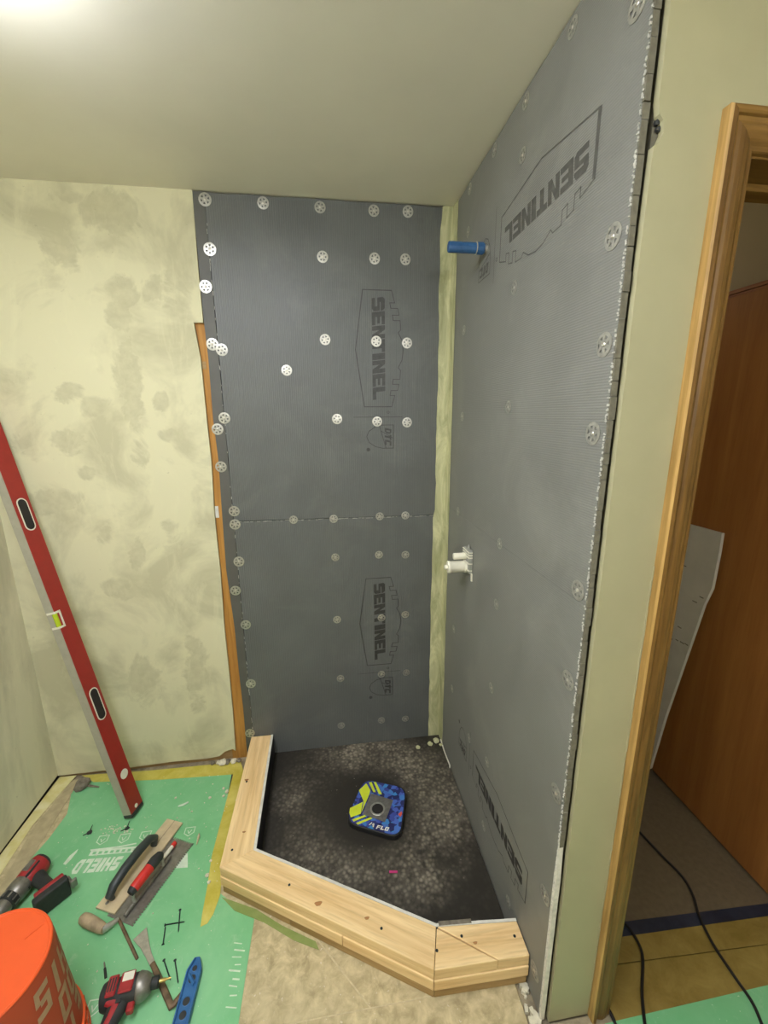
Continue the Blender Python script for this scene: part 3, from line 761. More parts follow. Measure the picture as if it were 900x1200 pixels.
MB().lathe([(.006, 0), (.005, .014), (.002, .018)], (-.006, Yv-.005, 1.122), (0, 0, 1), 10).build('stem', M_GREYP, vv, smooth=True)
MB().bb((-.006, Yv-.045, 1.008), (-.001, Yv-.038, 1.036)).build('bracket_tab', M_PVC, vv)

# ------------------------------------------------------------------ ceiling light
lf = thing('ceiling_light', (-1.128, -1.44, H), 'long wraparound ceiling light with white diffuser and grey end frame', 'ceiling light')
MB().bb((-1.30, -2.06, H-.022), (-.955, -.82, H)).build('frame', M_STEELD, lf, bevel=.002)
t = NT('lit_diffuser'); t.b.inputs['Emission Color'].default_value = LAMP_COLOR+(1,); t.b.inputs['Emission Strength'].default_value = LAMP_STRENGTH
t.fin((.8, .8, .8), .4)
MB().prism([V((-1.292, -2.05, H-.02)), V((-1.292, -2.05, H-.07)), V((-1.26, -2.05, H-.10)), V((-.997, -2.05, H-.10)), V((-.965, -2.05, H-.07)), V((-.965, -2.05, H-.02))], (0, 1.22, 0)).build('diffuser', t.m, lf)
# fill light added to raise the brightness, shaped as an unseen vanity bar
vl_ = thing('vanity_fill_light', (-.10, FY, 1.95), 'added fill light shaped as a vanity bar with four globes, opposite the shower', 'fill light')
MB().bb((-.55, FY, 1.89), (.35, FY+.03, 2.01)).build('bar', M_STEEL, vl_, bevel=.004)
t = NT('fill_globe'); t.b.inputs['Emission Color'].default_value = LAMP_COLOR+(1,); t.b.inputs['Emission Strength'].default_value = FILL_GLOBE_STRENGTH
t.fin((.8, .8, .8), .4)
for k in range(4):
    x = -.43+k*.22
    MB().lathe([(.03, 0), (.028, .02), (.02, .035)], (x, FY+.03, 1.95), (0, 1, 0), 16).build('socket', M_STEEL, vl_, smooth=True)
    MB().lathe([(.02, 0), (.045, .018), (.058, .05), (.058, .07), (.045, .10), (.02, .117), (.002, .12)], (x, FY+.062, 1.95), (0, 1, 0), 14).build('globe', t.m, vl_, smooth=True)

hl = thing('hall_fill_light', (.55, .45, H), 'added unseen fill light in the hall, shaped as a small round dome', 'ceiling light')  # fill lamp added out of view to brighten the hall
MB().lathe([(.15, 0), (.15, .02), (.13, .025)], (.55, .45, H), (0, 0, -1), 24).build('base', M_STEEL, hl, smooth=True)
t = NT('hall_fill_dome'); t.b.inputs['Emission Color'].default_value = (1, .9, .75, 1); t.b.inputs['Emission Strength'].default_value = HALL_FILL_STRENGTH; t.fin((.8, .8, .8), .4)
MB().lathe([(.13, .02), (.125, .05), (.09, .085), (.04, .1), (.002, .103)], (.55, .45, H), (0, 0, -1), 24).build('dome', t.m, hl, smooth=True)

# ------------------------------------------------------------------ floor coverings
def sheet(name, pts, z, th, mat, label, cat, group=None):
    return tag(MB().prism([V((p[0], p[1], z)) for p in pts], (0, 0, th)).build(name, mat), label, cat, group)
gp = [fl(x, y) for x, y in ((87,914),(140,912),(272,904),(262,960),(252,1000))]
gpts = [(p.x, p.y) for p in gp]+[(-.945, -.6), (-.90, -.635), (-.815, -.690), (-.815, -.70), (-.83, -1.9), (-1.70, -1.9), (-1.71, -.52), (-1.66, -.30), (-1.652, -.2)]
gf = sheet('floor_film', gpts, .0004, .0012, M_GREEN, 'green protective film with white print under the tools', 'floor film')
gf2 = sheet('floor_film', [(.17, -1.078), (.70, -1.072), (1.3, -1.062), (1.3, -1.9), (.0, -1.9), (.0, -1.12)], .0018, .0012, M_GREEN, 'green protective film at the doorway under the black cables', 'floor film')
def FP(u, v): return V((-1.33-u, -.402-v, .0019))      # text rotated half a turn on the floor
base = fl(141, 1012)
mb = MB(); du = V((-1, .055, 0)); dv = V((-.06, -1, 0)); b0 = V((-1.335, -.418, .0019))
mpf = lambda u, v: b0+du*u+dv*v
text(mb, 'SHIELD', 0, 0, .158, .05, mpf, .12, .16); mb.build('printed_wordmark', M_FPRINT, gf, fix=False)
mb = MB(); mb.poly([mpf(-.05, -.034), mpf(.135, -.034), mpf(.135, -.012), mpf(-.05, -.012)]); mb.build('printed_bar', M_FPRINT, gf, fix=False)
mb = MB()
for k in range(8):
    u = -.035+k*.021; mb.poly([mpf(u, -.026)+V((0, 0, .0003)), mpf(u+.012, -.026)+V((0, 0, .0003)), mpf(u+.012, -.016)+V((0, 0, .0003)), mpf(u, -.016)+V((0, 0, .0003))])
mb.build('bar_marks', M_GREEN, gf, fix=False)
MB().poly([mpf(.20, .062), mpf(.226, .062), mpf(.226, .074), mpf(.20, .074)]).build('printed_block', M_FPRINT, gf, fix=False)
MB().poly([fl(x, y)+V((0, 0, .0019)) for x, y in ((203,1003),(220,1000),(220,1017),(206,1018))]).build('printed_block', M_FPRINT, gf, fix=False)
mb = MB()
for (x, y) in ((120,985),(145,983),(170,980),(222,975),(110,1182)):
    c = fl(x, y); c.z = .0019; r = .018
    mm = lambda u, v: c+V((-u, -v, 0))
    stroke(mb, [(-r, -r), (r, -r), (r, r*.3), (0, r), (-r, r*.3)], .003, mm, True); stroke(mb, [(-r*.4, -r*.3), (0, r*.4), (r*.4, -r*.3)], .003, mm)
mb.build('printed_icons', M_FPRINT, gf, fix=False)
for sh in (((74,1013),(82,1003),(92,995),(90,999),(83,1008),(77,1014)), ((106,996),(140,992),(160,988),(160,989.5),(140,993.5),(106,997.5))):
    MB().poly([V((p.x, p.y, .002)) for p in (fl(x, y) for x, y in sh)]).build('white_scuff', M_FPRINT, gf, fix=False)
for (x, y, l) in ((284,1105,5),(287,1113,8),(283,1121,6),(284,1130,5),(281,1137,7),(282,1147,5),(279,1155,6),(279,1166,5),(277,1180,6)):
    p = fl(x, y); MB().box((p.x-.008-l*.001, p.y, .0018), (l*.0036+.01*random.random(), .002+.002*random.random(), .0004), Matrix.Rotation(random.uniform(-.3, .2), 3, 'Z')).build('white_scuff', M_FPRINT, gf)
# yellow tapes
def tapepx(name, pts, z, mat, label, group=None):
    q = [fl(x, y) for x, y in pts]; return sheet(name, [(p.x, p.y) for p in q], z, .0007, mat, label, 'tape', group)
tapepx('tape_strip', ((96,909),(180,903),(282,893),(286,906),(272,908),(190,914),(110,917)), .0017, M_YTAPE, 'yellow tape along foot of patched back wall')
tapepx('tape_strip', ((274,906),(288,902),(262,1012),(258,1050),(250,1072),(243,1083),(235,1087),(237,1072),(243,1040),(248,1005)), .0025, M_YTAPE, 'yellow tape along left side of wooden curb with a loose torn end')
tapepx('tape_strip', ((70,911),(90,909),(64,938),(38,968),(0,1026),(-20,1060),(-60,1060),(-30,1030),(0,1003)), .0018, M_YTAPE2, 'dusty yellow tape along foot of left wall')
tapepx('tape_strip', ((86,914),(94,914),(50,985),(15,1040),(0,1062),(-12,1062),(0,1040),(38,972),(66,938)), .0011, M_DUST, 'bare brown strip between dusty yellow tape and green film')
tapepx('tape_strip', ((260,1052),(300,1066),(330,1085),(370,1104),(374,1114),(345,1103),(310,1082),(275,1068)), .0021, M_GTAPE, 'clear greenish tape under the front of wooden curb')
# hall coverings
sheet('floor_paper', [(.13, -.905), (.99, -.91), (.99, 1.9), (.13, 1.9)], -.0115, .0115, M_PAPER, 'brown protective paper on the dark hall floor', 'floor paper')
sheet('tape_strip', [(.205, -.903), (.905, -.925), (.905, -.893), (.205, -.865)], .0003, .0008, M_NAVY, 'dark navy tape strip across hall paper in the doorway', 'tape')
sheet('tape_strip', [(.203, -.962), (.957, -.995), (.957, -.9), (.203, -.87)], -.0115, .0113, M_OLIVE, 'yellow tape band beside the navy strip in the doorway', 'tape')
sheet('tape_strip', [(.203, -1.09), (1.0, -1.075), (.957, -.998), (.203, -.9655)], -.0115, .0131, M_OLIVE, 'yellow tape band between green film and doorway gap', 'tape')
# cables
def cable(pxs, label, r=.0042):
    pts = [fl(x, y, 0) for x, y in pxs]; out = []
    for i in range(len(pts)-1):
        p0, p1, p2, p3 = pts[max(i-1, 0)], pts[i], pts[i+1], pts[min(i+2, len(pts)-1)]
        for k in range(6):
            t = k/6; out.append(.5*((2*p1)+(p2-p0)*t+(2*p0-5*p1+4*p2-p3)*t*t+(3*p1-p0-3*p2+p3)*t**3))
    out.append(pts[-1]); out = [V((p.x, p.y, r+.0025)) for p in out]
    return tag(MB().tube(out, r, 8).build('power_cable', M_CABLE, smooth=True), label, 'cable')
cable(((735,962),(743,970),(775,1004),(800,1030),(812,1052),(819,1075),(835,1108),(860,1146),(880,1175),(892,1202),(905,1240)), 'longer black cable crossing hall paper and navy tape beside the brown door')
cable(((706,1062),(722,1075),(738,1091),(750,1112),(753,1130),(752,1165),(755,1200),(760,1240)), 'shorter black cable looping around the oak casing foot')
cable(((704,1168),(708,1174),(714,1187),(720,1200),(730,1225)), 'black cable stub at the base of the oak casing')
# scrap of drywall leaning on the door
pl0 = V((.909, -.4, 1.19)); pl1 = V((.86, -.4, .002)); nrm = V((pl1.z-pl0.z, 0, -(pl1.x-pl0.x))).normalized()
def onpl(x, y): d = ray(x, y); return CAM+d*((pl0-CAM).dot(nrm)/d.dot(nrm))
sc = [onpl(x, y) for x, y in ((802,612),(850,625),(846,650),(838,690),(829,708),(812,757),(783,840),(765,900))]
k0 = sc[-1]; bt = V((pl1.x, k0.y+.05, .003)); tl = sc[0]+(sc[0]-sc[1])*1.2
scp = [tl]+sc[1:]+[bt, V((bt.x, tl.y, .003))]
e = nrm*.012 if nrm.x > 0 else -nrm*.012
scr = tag(MB().prism([p-e*1.2 for p in scp], e).build('drywall_scrap', M_SCRAP), 'torn white drywall scrap leaning on the brown door', 'drywall scrap')
mb = MB()
for (x, y) in ((807,619),(806,663),(818,705),(800,735),(783,745),(790,748),(797,750),(803,753),(808,755),(826,700)):
    p = onpl(x, y)-e*1.22; mb.box(p, (.001, .012+.01*random.random(), .004))
mb.build('scuff_marks', M_MUDCR, scr)

# ------------------------------------------------------------------ spirit level
B0 = V((-1.375, -.235, 0)); Q0 = V((-1.700, -.068, 1.398)); ax = (Q0-B0).normalized()
mid = B0+ax*.75; vh = CAM-mid; vh = (vh-ax*vh.dot(ax)).normalized(); sd = ax.cross(vh).normalized()
th = math.radians(42); nr = vh*math.cos(th)+sd*math.sin(th); ng = -sd*math.cos(th)+vh*math.sin(th)
LW, LT, LL = .066, .036, 1.78       # face width (along ng), thickness (along nr)
R3 = Matrix((ng, nr, ax)).transposed()   # local x = towards grey edge, y = face normal, z = along
O = B0+V((0, 0, .012))
ML = Matrix.Translation(O) @ R3.to_4x4()
lv = thing('spirit_level', O, 'long red spirit level with silver edge leaning in the room corner', 'spirit level')
def lvl(mb, name, mat, par=None, **k): return mb.build(name, mat, par or lv, M=ML, **k)
hx = LW/2; hy = LT/2
lvl(MB().bb((-hx+.0015, -hy+.0005, .012), (hx-.0015, hy-.0005, LL)), 'core', M_ALU)
fc = lvl(MB().bb((-hx, hy-.0005, .012), (hx, hy+.001, LL)), 'red_face', M_RED)
lvl(MB().bb((-hx, -hy-.001, .012), (hx, -hy+.0005, LL)), 'red_face', M_RED)
lvl(MB().bb((hx-.0015, -hy, .012), (hx+.0012, hy-.0008, LL)), 'silver_edge', M_ALU)
lvl(MB().bb((-hx-.0012, -hy, .012), (-hx+.0015, hy-.0008, LL)), 'silver_edge', M_ALU)
lvl(MB().bb((-hx-.002, -hy-.002, -.004), (hx+.002, hy+.002, .013)), 'end_cap', M_RUBBER, bevel=.003)
lvl(MB().bb((-hx-.002, -hy-.002, LL), (hx+.002, hy+.002, LL+.014)), 'end_cap', M_RUBBER, bevel=.003)
def stadium(w_, l_, z, k=8):
    out = []
    for s_ in (1, -1):
        for i in range(k+1):
            a = math.pi*i/k+(0 if s_ > 0 else math.pi); out.append((w_/2*math.cos(a), z+s_*(l_-w_)/2+w_/2*math.sin(a)))
    return out
for (xt, yt, xb, yb) in ((10, 588, 23, 624), (104, 808, 117, 842)):
    za = along(xt, yt, O, ax); zb = along(xb, yb, O, ax); zc = (za+zb)/2; ln = abs(za-zb)*1.06
    for (wd2, d, mt, nm) in ((.042, .0018, M_PVC, 'hand_hole_rim'), (.033, .0022, M_HOLE, 'hand_hole')):
        st = stadium(wd2, ln if nm == 'hand_hole_rim' else ln-.009, zc)
        lvl(MB().prism([V((x, hy+.0005, z)) for x, z in st], (0, d-.0005, 0)), nm, mt)
zc = along(145, 905, O, ax)
lvl(MB().lathe([(.019, 0), (.019, .0012), (.0165, .0016)], (0, hy+.0005, zc), (0, 1, 0), 24), 'plumb_vial_window', M_PVC)
zc = along(160, 941, O, ax)
lvl(MB().lathe([(.008, 0), (.008, .0012)], (0, hy+.0005, zc), (0, 1, 0), 16), 'hang_hole', M_PVC)
zc = along(62, 727, O, ax)
vb_ = lvl(MB().bb((hx-.02, hy-.012, zc-.034), (hx+.002, hy+.0022, zc-.026)).bb((hx-.02, hy-.012, zc+.026), (hx+.002, hy+.0022, zc+.034)).bb((hx-.023, hy-.012, zc-.034), (hx-.016, hy+.0022, zc+.034)).bb((hx-.01, -hy+.003, zc+.026), (hx+.0025, hy, zc+.034)).bb((hx-.01, -hy+.003, zc-.034), (hx+.0025, hy, zc-.026)), 'vial_block', M_PVC)
lvl(MB().tube([(hx-.004, hy-.006, zc-.026), (hx-.004, hy-.006, zc+.026)], .0085, 12), 'vial', M_VIAL, vb_, smooth=True)

# ------------------------------------------------------------------ upside-down bucket
bc = V((-1.353, -.962, 0)); bh = .37
bk = thing('bucket', (bc.x, bc.y, .002), 'orange bucket standing upside down on the green film', 'bucket')
side = MB().lathe([(.150, .0), (.150, .085), (.147, .10), (.1315, bh-.012), (.1295, bh-.004)], (bc.x, bc.y, .002), (0, 0, 1), 56, cap=False).build('side', M_ORANGED, bk, smooth=True)
MB().lathe([(.1295, bh-.006), (.1305, bh-.002), (.1285, bh+.0005), (.1245, bh+.0005), (.122, bh-.002), (.02, bh-.003), (.0005, bh-.003)], (bc.x, bc.y, .002), (0, 0, 1), 56, cap=False).build('base', M_ORANGE, bk, smooth=True)
MB().lathe([(.150, 0), (.159, 0), (.159, .012), (.153, .014), (.153, .03), (.157, .032), (.157, .044), (.151, .046), (.151, .06), (.155, .062), (.155, .072), (.150, .074)], (bc.x, bc.y, .002), (0, 0, 1), 56, cap=False).build('rim', M_ORANGE, bk, smooth=True)
mb = MB()
for k in range(32):
    a = k*2*math.pi/32; R = Matrix.Rotation(a, 3, 'Z'); mb.box(R@V((.1535, 0, .03))+V((bc.x, bc.y, .002)), (.008, .0025, .056), R)
mb.build('rim_ribs', M_ORANGE, bk)
p = MB().box((bc.x+.07, bc.y+.075, bh-.0005), (.003, .05, .002), Matrix.Rotation(-.75, 3, 'Z')).build('mould_mark', M_ORANGE, bk)
# white slanted print around the side (upside down, running letters)
def bs(ang, z):   # point on the bucket side
    r = .147+(.1315-.147)*(z-.1)/(bh-.012-.1)+.0008; return V((bc.x+r*math.cos(ang), bc.y+r*math.sin(ang), z+.002))
def bletter(c, a0, a1, z0, z1):
    mbp = MB()
    for pl in GL[c]:
        # cut into a curved grid: subdivide outline finely
        out = []
        for i in range(len(pl)):
            (xa, ya), (xb, yb) = pl[i], pl[(i+1) % len(pl)]
            for k in range(4): t = k/4; out.append((xa+(xb-xa)*t, ya+(yb-ya)*t))
        mbp.poly([bs(a0+(a1-a0)*(x+.25*y), z0+(z1-z0)*y) for x, y in out])
    return mbp
import itertools
mb = MB()
def quad_strip(a0, a1, z0, z1, sh):
    k = 4
    for i in range(k):
        t0, t1 = i/k, (i+1)/k; aa, ab = a0+(a1-a0)*t0, a0+(a1-a0)*t1
        mb.poly([bs(aa, z0), bs(ab, z0), bs(ab+sh, z1), bs(aa+sh, z1)])
# letters as stacked strokes, drawn with segments: rows of two lines of lettering
def glyph(c, a, z, wd2, ht, sh=.05):
    seg = {'H': [(0,0,.3,1),(.7,0,1,1),(.3,.4,.7,.62)], 'O': [(0,0,.3,1),(.7,0,1,1),(.3,0,.7,.22),(.3,.78,.7,1)], 'M': [(0,0,.25,1),(.75,0,1,1),(.25,.7,.45,1),(.55,.7,.75,1),(.4,.4,.6,.75)],
           'I': [(.3,0,.7,1)], 'E': [(0,0,.32,1),(.32,0,1,.22),(.32,.4,.85,.6),(.32,.78,1,1)], 'D': [(0,0,.3,1),(.3,0,.8,.22),(.3,.78,.8,1),(.7,.15,1,.85)], 'P': [(0,0,.3,1),(.3,.4,.8,.6),(.3,.78,.8,1),(.7,.5,1,.9)], 'T': [(.35,0,.65,1),(0,.78,.35,1),(.65,.78,1,1)], 'L': [(0,0,.32,1),(.32,0,1,.22)], 'S': [(0,0,1,.22),(.7,.22,1,.5),(0,.4,.7,.6),(0,.6,.3,.8),(0,.78,1,1)]}[c]
    for (xa, ya, xb, yb) in seg:    # upside down: flip both
        quad_strip(a-xa*wd2-ya*sh, a-xb*wd2-ya*sh, z-ya*ht, z-yb*ht, -(yb-ya)*sh)
for row, (word, zz, a0) in enumerate((('THIS', .335, .95), ('DO', .245, .62), ('LETS', .155, .95))):
    for i, c in enumerate(word): glyph(c, a0-i*.33, zz, .27, .08)
mb.build('printed_lettering', M_OPRINT, bk, fix=False)

# ------------------------------------------------------------------ power tools
def blended(name, mat, par, pts, n=12, M=None): return MB().tube([p for p, r in pts], [r for p, r in pts], n).build(name, mat, par, smooth=True, M=M)
# impact driver lying on its side
ir = V((-1.200, -.853, 0)); it = V((-1.046, -.836, 0)); ia = (it-ir).normalized(); ib = V((ia.y, -ia.x, 0))   # ib: toward handle (towards viewer)
MI = Matrix.Translation(ir+V((0, 0, .002))) @ Matrix((ia, -ib, V((0, 0, 1)))).transposed().to_4x4()
dv_ = thing('impact_driver', ir, 'red and black impact driver with grey metal nose on green film', 'impact driver')
def T(pts, name, mat, n=16, par=dv_, MM=MI): return MB().tube([p for p, r in pts], [r for p, r in pts], n).build(name, mat, par, smooth=True, M=MM)
zc = .036
T([((0, 0, zc), (.018, .020)), ((.004, 0, zc), (.028, .028)), ((.014, 0, zc), (.033, .032)), ((.06, 0, zc), (.034, .033)), ((.092, 0, zc), (.033, .032)), ((.094, 0, zc), (.030, .030))], 'motor_housing', M_RUBBER)
MB().bb((.018, -.022, zc+.028), (.044, .026, zc+.0345)).build('housing_panel', M_TOOLRED, dv_, M=MI, bevel=.003)
MB().bb((.05, -.022, zc+.029), (.086, .026, zc+.0352)).build('housing_panel', M_TOOLRED, dv_, M=MI, bevel=.003)
MB().bb((.056, .002, zc+.0345), (.084, .022, zc+.0360)).build('badge', M_PVC, dv_, M=MI, bevel=.0005)
for k in range(3): MB().bb((.022+.007*k, -.012, zc+.034), (.0255+.007*k, .018, zc+.0352)).build('vent_slot', M_RUBBER, dv_, M=MI)
T([((.093, 0, zc), .032), ((.098, 0, zc), .034), ((.114, 0, zc), .029), ((.126, 0, zc), .021), ((.128, 0, zc), .015)], 'gear_nose', M_STEELD, 20)
T([((.126, 0, zc), .013), ((.134, 0, zc), .0145), ((.146, 0, zc), .0145), ((.148, 0, zc), .010)], 'collet', M_RUBBER)
T([((.147, 0, zc), .0045), ((.163, 0, zc), .0045), ((.166, 0, zc), .0028), ((.178, 0, zc), .0025)], 'driver_bit', M_GOLD, 8)
T([((.052, -.02, zc), (.03, .020)), ((.045, -.045, zc), (.024, .019)), ((.036, -.075, zc), (.020, .0175)), ((.026, -.10, zc), (.018, .0165)), ((.022, -.12, zc), (.019, .017))], 'handle', M_RUBBER)
T([((.028, -.016, zc+.014), (.016, .010)), ((.050, -.03, zc+.012), (.015, .009)), ((.043, -.055, zc+.012), (.011, .007)), ((.030, -.09, zc+.011), (.009, .007)), ((.02, -.12, zc+.012), (.01, .007))], 'grip_inlay', M_TOOLRED)
MB().bb((.076, -.052, zc-.009), (.094, -.03, zc+.009)).build('trigger', M_TOOLRED, dv_, M=MI, bevel=.003)
MB().bb((.048, -.034, zc+.0195), (.061, -.024, zc+.0222)).build('switch', M_RUBBER, dv_, M=MI)
MB().bb((.002, -.145, .012), (.044, -.118, .058)).build('battery', M_TOOLRED, dv_, M=MI, bevel=.006, seg=2)
# drill behind the bucket
dr0 = fl(50, 1008, .045); dr1 = fl(4, 1062, .045); da = V((dr1.x-dr0.x, dr1.y-dr0.y, 0)).normalized(); db = V((-da.y, da.x, 0))
hp = fl(62, 1066, .04)-dr0
if db.dot(hp) < 0: db = -db
zax = da.cross(db)
MD = Matrix.Translation((dr0.x, dr0.y, .002)) @ Matrix((da, db, V((0, 0, 1)))).transposed().to_4x4()
dd = thing('cordless_drill', (dr0.x, dr0.y, 0), 'red and black cordless drill lying behind the orange bucket', 'drill')
def TD(pts, name, mat, n=18): return MB().tube([p for p, r in pts], [r for p, r in pts], n).build(name, mat, dd, smooth=True, M=MD)
zc = .040
TD([((-.006, 0, zc), .020), ((-.002, 0, zc), .030), ((.008, 0, zc), .034)], 'rear_cap', M_RUBBER)
TD([((.007, 0, zc), .0342), ((.015, 0, zc), .036), ((.05, 0, zc), .035), ((.072, 0, zc), .033), ((.078, 0, zc), .028)], 'motor_housing', M_TOOLRED)
MB().bb((.022, -.017, zc+.031), (.06, .005, zc+.0375)).build('housing_panel', M_STEELD, dd, M=MD, bevel=.003)
MB().bb((.020, .010, zc+.024), (.075, .018, zc+.0345)).build('side_rib', M_RUBBER, dd, M=MD, bevel=.003)
TD([((.072, 0, zc), .031), ((.088, 0, zc), .0335), ((.108, 0, zc), .033), ((.116, 0, zc), .029)], 'gear_case', M_STEELD)
TD([((.114, 0, zc), .027), ((.118, 0, zc), .0295), ((.136, 0, zc), .0295), ((.14, 0, zc), .025)], 'clutch_ring', M_RUBBER, 12)
for k in range(10):
    a = k*2*math.pi/10; MB().box((.127, .0292*math.cos(a), zc+.0292*math.sin(a)), (.016, .004, .004), Matrix.Rotation(a, 3, 'X')).build('clutch_rib', M_STEELD, dd, M=MD)
TD([((.139, 0, zc), .024), ((.144, 0, zc), .0255), ((.176, 0, zc), .0235), ((.19, 0, zc), .014), ((.196, 0, zc), .010)], 'chuck', M_STEELD)
ca, sa = math.cos(.5), math.sin(.5); db2 = db*ca+da*sa; da2 = da*ca-db*sa
MD_body = MD; MD = Matrix.Translation(V((dr0.x, dr0.y, .002))+da*.035) @ Matrix((da2, db2, V((0, 0, 1)))).transposed().to_4x4() @ Matrix.Translation((-.04, -.005, 0))
TD([((.045, .022, zc), (.026, .019)), ((.04, .05, zc), (.023, .019)), ((.036, .08, zc), (.020, .018)), ((.034, .11, zc), (.022, .019)), ((.034, .128, zc), (.027, .022))], 'handle', M_RUBBER)
MB().bb((.066, .035, zc-.009), (.084, .06, zc+.009)).build('trigger', M_RUBBER, dd, M=MD, bevel=.004)
MB().bb((-.008, .125, .004), (.075, .142, .072)).build('battery_foot', M_TOOLRED, dd, M=MD, bevel=.004, seg=2)
MB().bb((-.012, .142, .002), (.085, .168, .074)).build('battery', M_RUBBER, dd, M=MD, bevel=.005, seg=2)
MB().bb((-.022, .128, .03), (-.012, .176, .045)).bb((-.03, .168, .03), (-.012, .178, .06)).build('belt_clip', M_STEELD, dd, M=MD, bevel=.002)

# ------------------------------------------------------------------ trowels and hand tools
# notched trowel
P1, P2 = V((-1.088, -.408)), V((-1.202, -.662)); td = (P1-P2).normalized(); tn = V((-td.y, td.x)); TLn = (P1-P2).length
MT = Matrix.Translation((P2.x, P2.y, .0035)) @ Matrix((V((td.x, td.y, 0)), V((tn.x, tn.y, 0)), V((0, 0, 1)))).transposed().to_4x4()
nt = thing('notched_trowel', (P2.x, P2.y, .002), 'notched steel trowel with red and black handle half under the float', 'trowel')
pts_ = []; nn_ = 36
for k in range(nn_):
    x = k*TLn/nn_; s_ = TLn/nn_; pts_ += [(x, 0), (x+s_*.5, 0), (x+s_*.5, .0055), (x+s_, .0055)]
side_n = 13; wdt = .108
for k in range(side_n):
    y = k*wdt/side_n; s_ = wdt/side_n; pts_ += [(TLn, y), (TLn, y+s_*.5), (TLn-.0055, y+s_*.5), (TLn-.0055, y+s_)]
pts_ += [(TLn, wdt), (0, wdt)]
MB().prism([V((x, y, 0)) for x, y in pts_], (0, 0, .0012)).build('notched_blade', M_STEELD, nt, M=MT)
SH = .022
def TN(pts, name, mat, n=14): return MB().tube([V(p)-V((SH, 0, 0)) for p, r in pts], [r for p, r in pts], n).build(name, mat, nt, smooth=True, M=MT)
TN([((.034, .044, .0075), .006), ((.046, .046, .0085), .0068), ((.21, .046, .0085), .0068), ((.232, .046, .0075), .006)], 'mounting_shank', M_STEELD)
TN([((.075, .046, .01), .006), ((.072, .048, .03), .006), ((.074, .048, .05), .007), ((.085, .048, .057), .008)], 'shank_post', M_STEEL)
TN([((.195, .046, .01), .0065), ((.200, .048, .03), .0065), ((.196, .048, .048), .007), ((.186, .048, .056), .008)], 'shank_post', M_STEEL)
TN([((.077, .048, .060), .0145), ((.083, .048, .060), .0165), ((.150, .048, .062), .0175)], 'red_grip', simple('bright_red_grip', (206,48,42), .4, 0, .08))
TN([((.149, .048, .062), .018), ((.17, .048, .064), .0185), ((.19, .048, .060), .0165), ((.197, .048, .054), .012)], 'black_grip_end', M_RUBBER)
TN([((.066, .048, .058), .012), ((.079, .048, .060), .016)], 'black_grip_collar', M_RUBBER)
TN([((.215, .062, .014), .007), ((.262, .062, .014), .007)], 'white_sleeve', M_PVC)
TN([((.26, .062, .014), .0085), ((.275, .062, .014), .0085)], 'red_tip', simple('bright_red_cap', (206,48,42), .4))
# float: beige board with charcoal handle, resting on the trowel blade
fa = [fl(x, y, .012) for x, y in ((108,1064),(197,957),(213,966),(138,1070))]
fd = ((fa[1]+fa[2])-(fa[0]+fa[3])); fd.z = 0; flen = fd.length/2; fd.normalize(); fn = V((-fd.y, fd.x, 0)); fc0 = (fa[0]+fa[3])/2
fwid = .072
MF = Matrix.Translation((fc0.x, fc0.y, .0052)) @ Matrix((fd, fn, V((0, 0, 1)))).transposed().to_4x4()
ff = thing('hand_float', (fc0.x, fc0.y, .005), 'beige hand float with curved charcoal handle lying over the notched trowel', 'float')
fw2 = .039
MB().prism([V((0, -fw2, 0)), V((flen, -fw2*.95, 0)), V((flen, fw2*.95, 0)), V((0, fw2, 0))], (0, 0, .007)).build('board', M_BEIGE, ff, M=MF, bevel=.001)
MB().bb((flen-.10, -.0008, .0068), (flen, .0008, .0074)).build('board_groove', M_MUDCR, ff, M=MF)
hpts = [((x-.125)*1.12+.035, y, z) for x, y, z in ((.125, .006, .009), (.118, .006, .028), (.135, .006, .047), (.18, .006, .058), (.235, .006, .060), (.28, .006, .053), (.297, .006, .034), (.29, .006, .008))]
hpts = list(zip(hpts, [(.010, .008), (.014, .012), (.0155, .014), (.016, .016), (.016, .016), (.0155, .014), (.0145, .013), (.013, .010)]))
MB().tube([p for p, r in hpts], [r for p, r in hpts], 14).build('handle', M_HANDLE, ff, smooth=True, M=MF)
MB().lathe([(.006, 0), (.006, .001), (.003, .002)], (.02, .012, .0068), (0, 0, 1), 10).build('rivet', M_STEELD, ff, M=MF)
# margin trowel with worn handle
mt_ = thing('margin_trowel', fl(110, 1085), 'narrow steel trowel with worn wooden handle below the float', 'trowel')
h0, h1 = fl(97, 1076, .018), fl(122, 1089, .02); h2 = fl(139, 1077, .013); h3 = fl(161, 1124, .003)
hd = h1-h0
MB().tube([h0-hd*.08, h0, h0+hd*.2, h0+hd*.55, h0+hd*.85, h1], [.008, .0155, .018, .017, .015, .0125], 14).build('handle', M_OLDWOOD, mt_, smooth=True)
MB().tube([h1-hd*.05, h1.lerp(h2, .25), h1.lerp(h2, .65), h2], [.0125, .010, .0075, .006], 12).build('ferrule', M_STEEL, mt_, smooth=True)
MB().tube([h2, h2.lerp(h3, .3), h3.lerp(h2, .05), h3], [(.0045, .0045), (.0048, .0035), (.0045, .002), (.004, .0015)], 10).build('shank_blade', M_RUST, mt_, smooth=True)
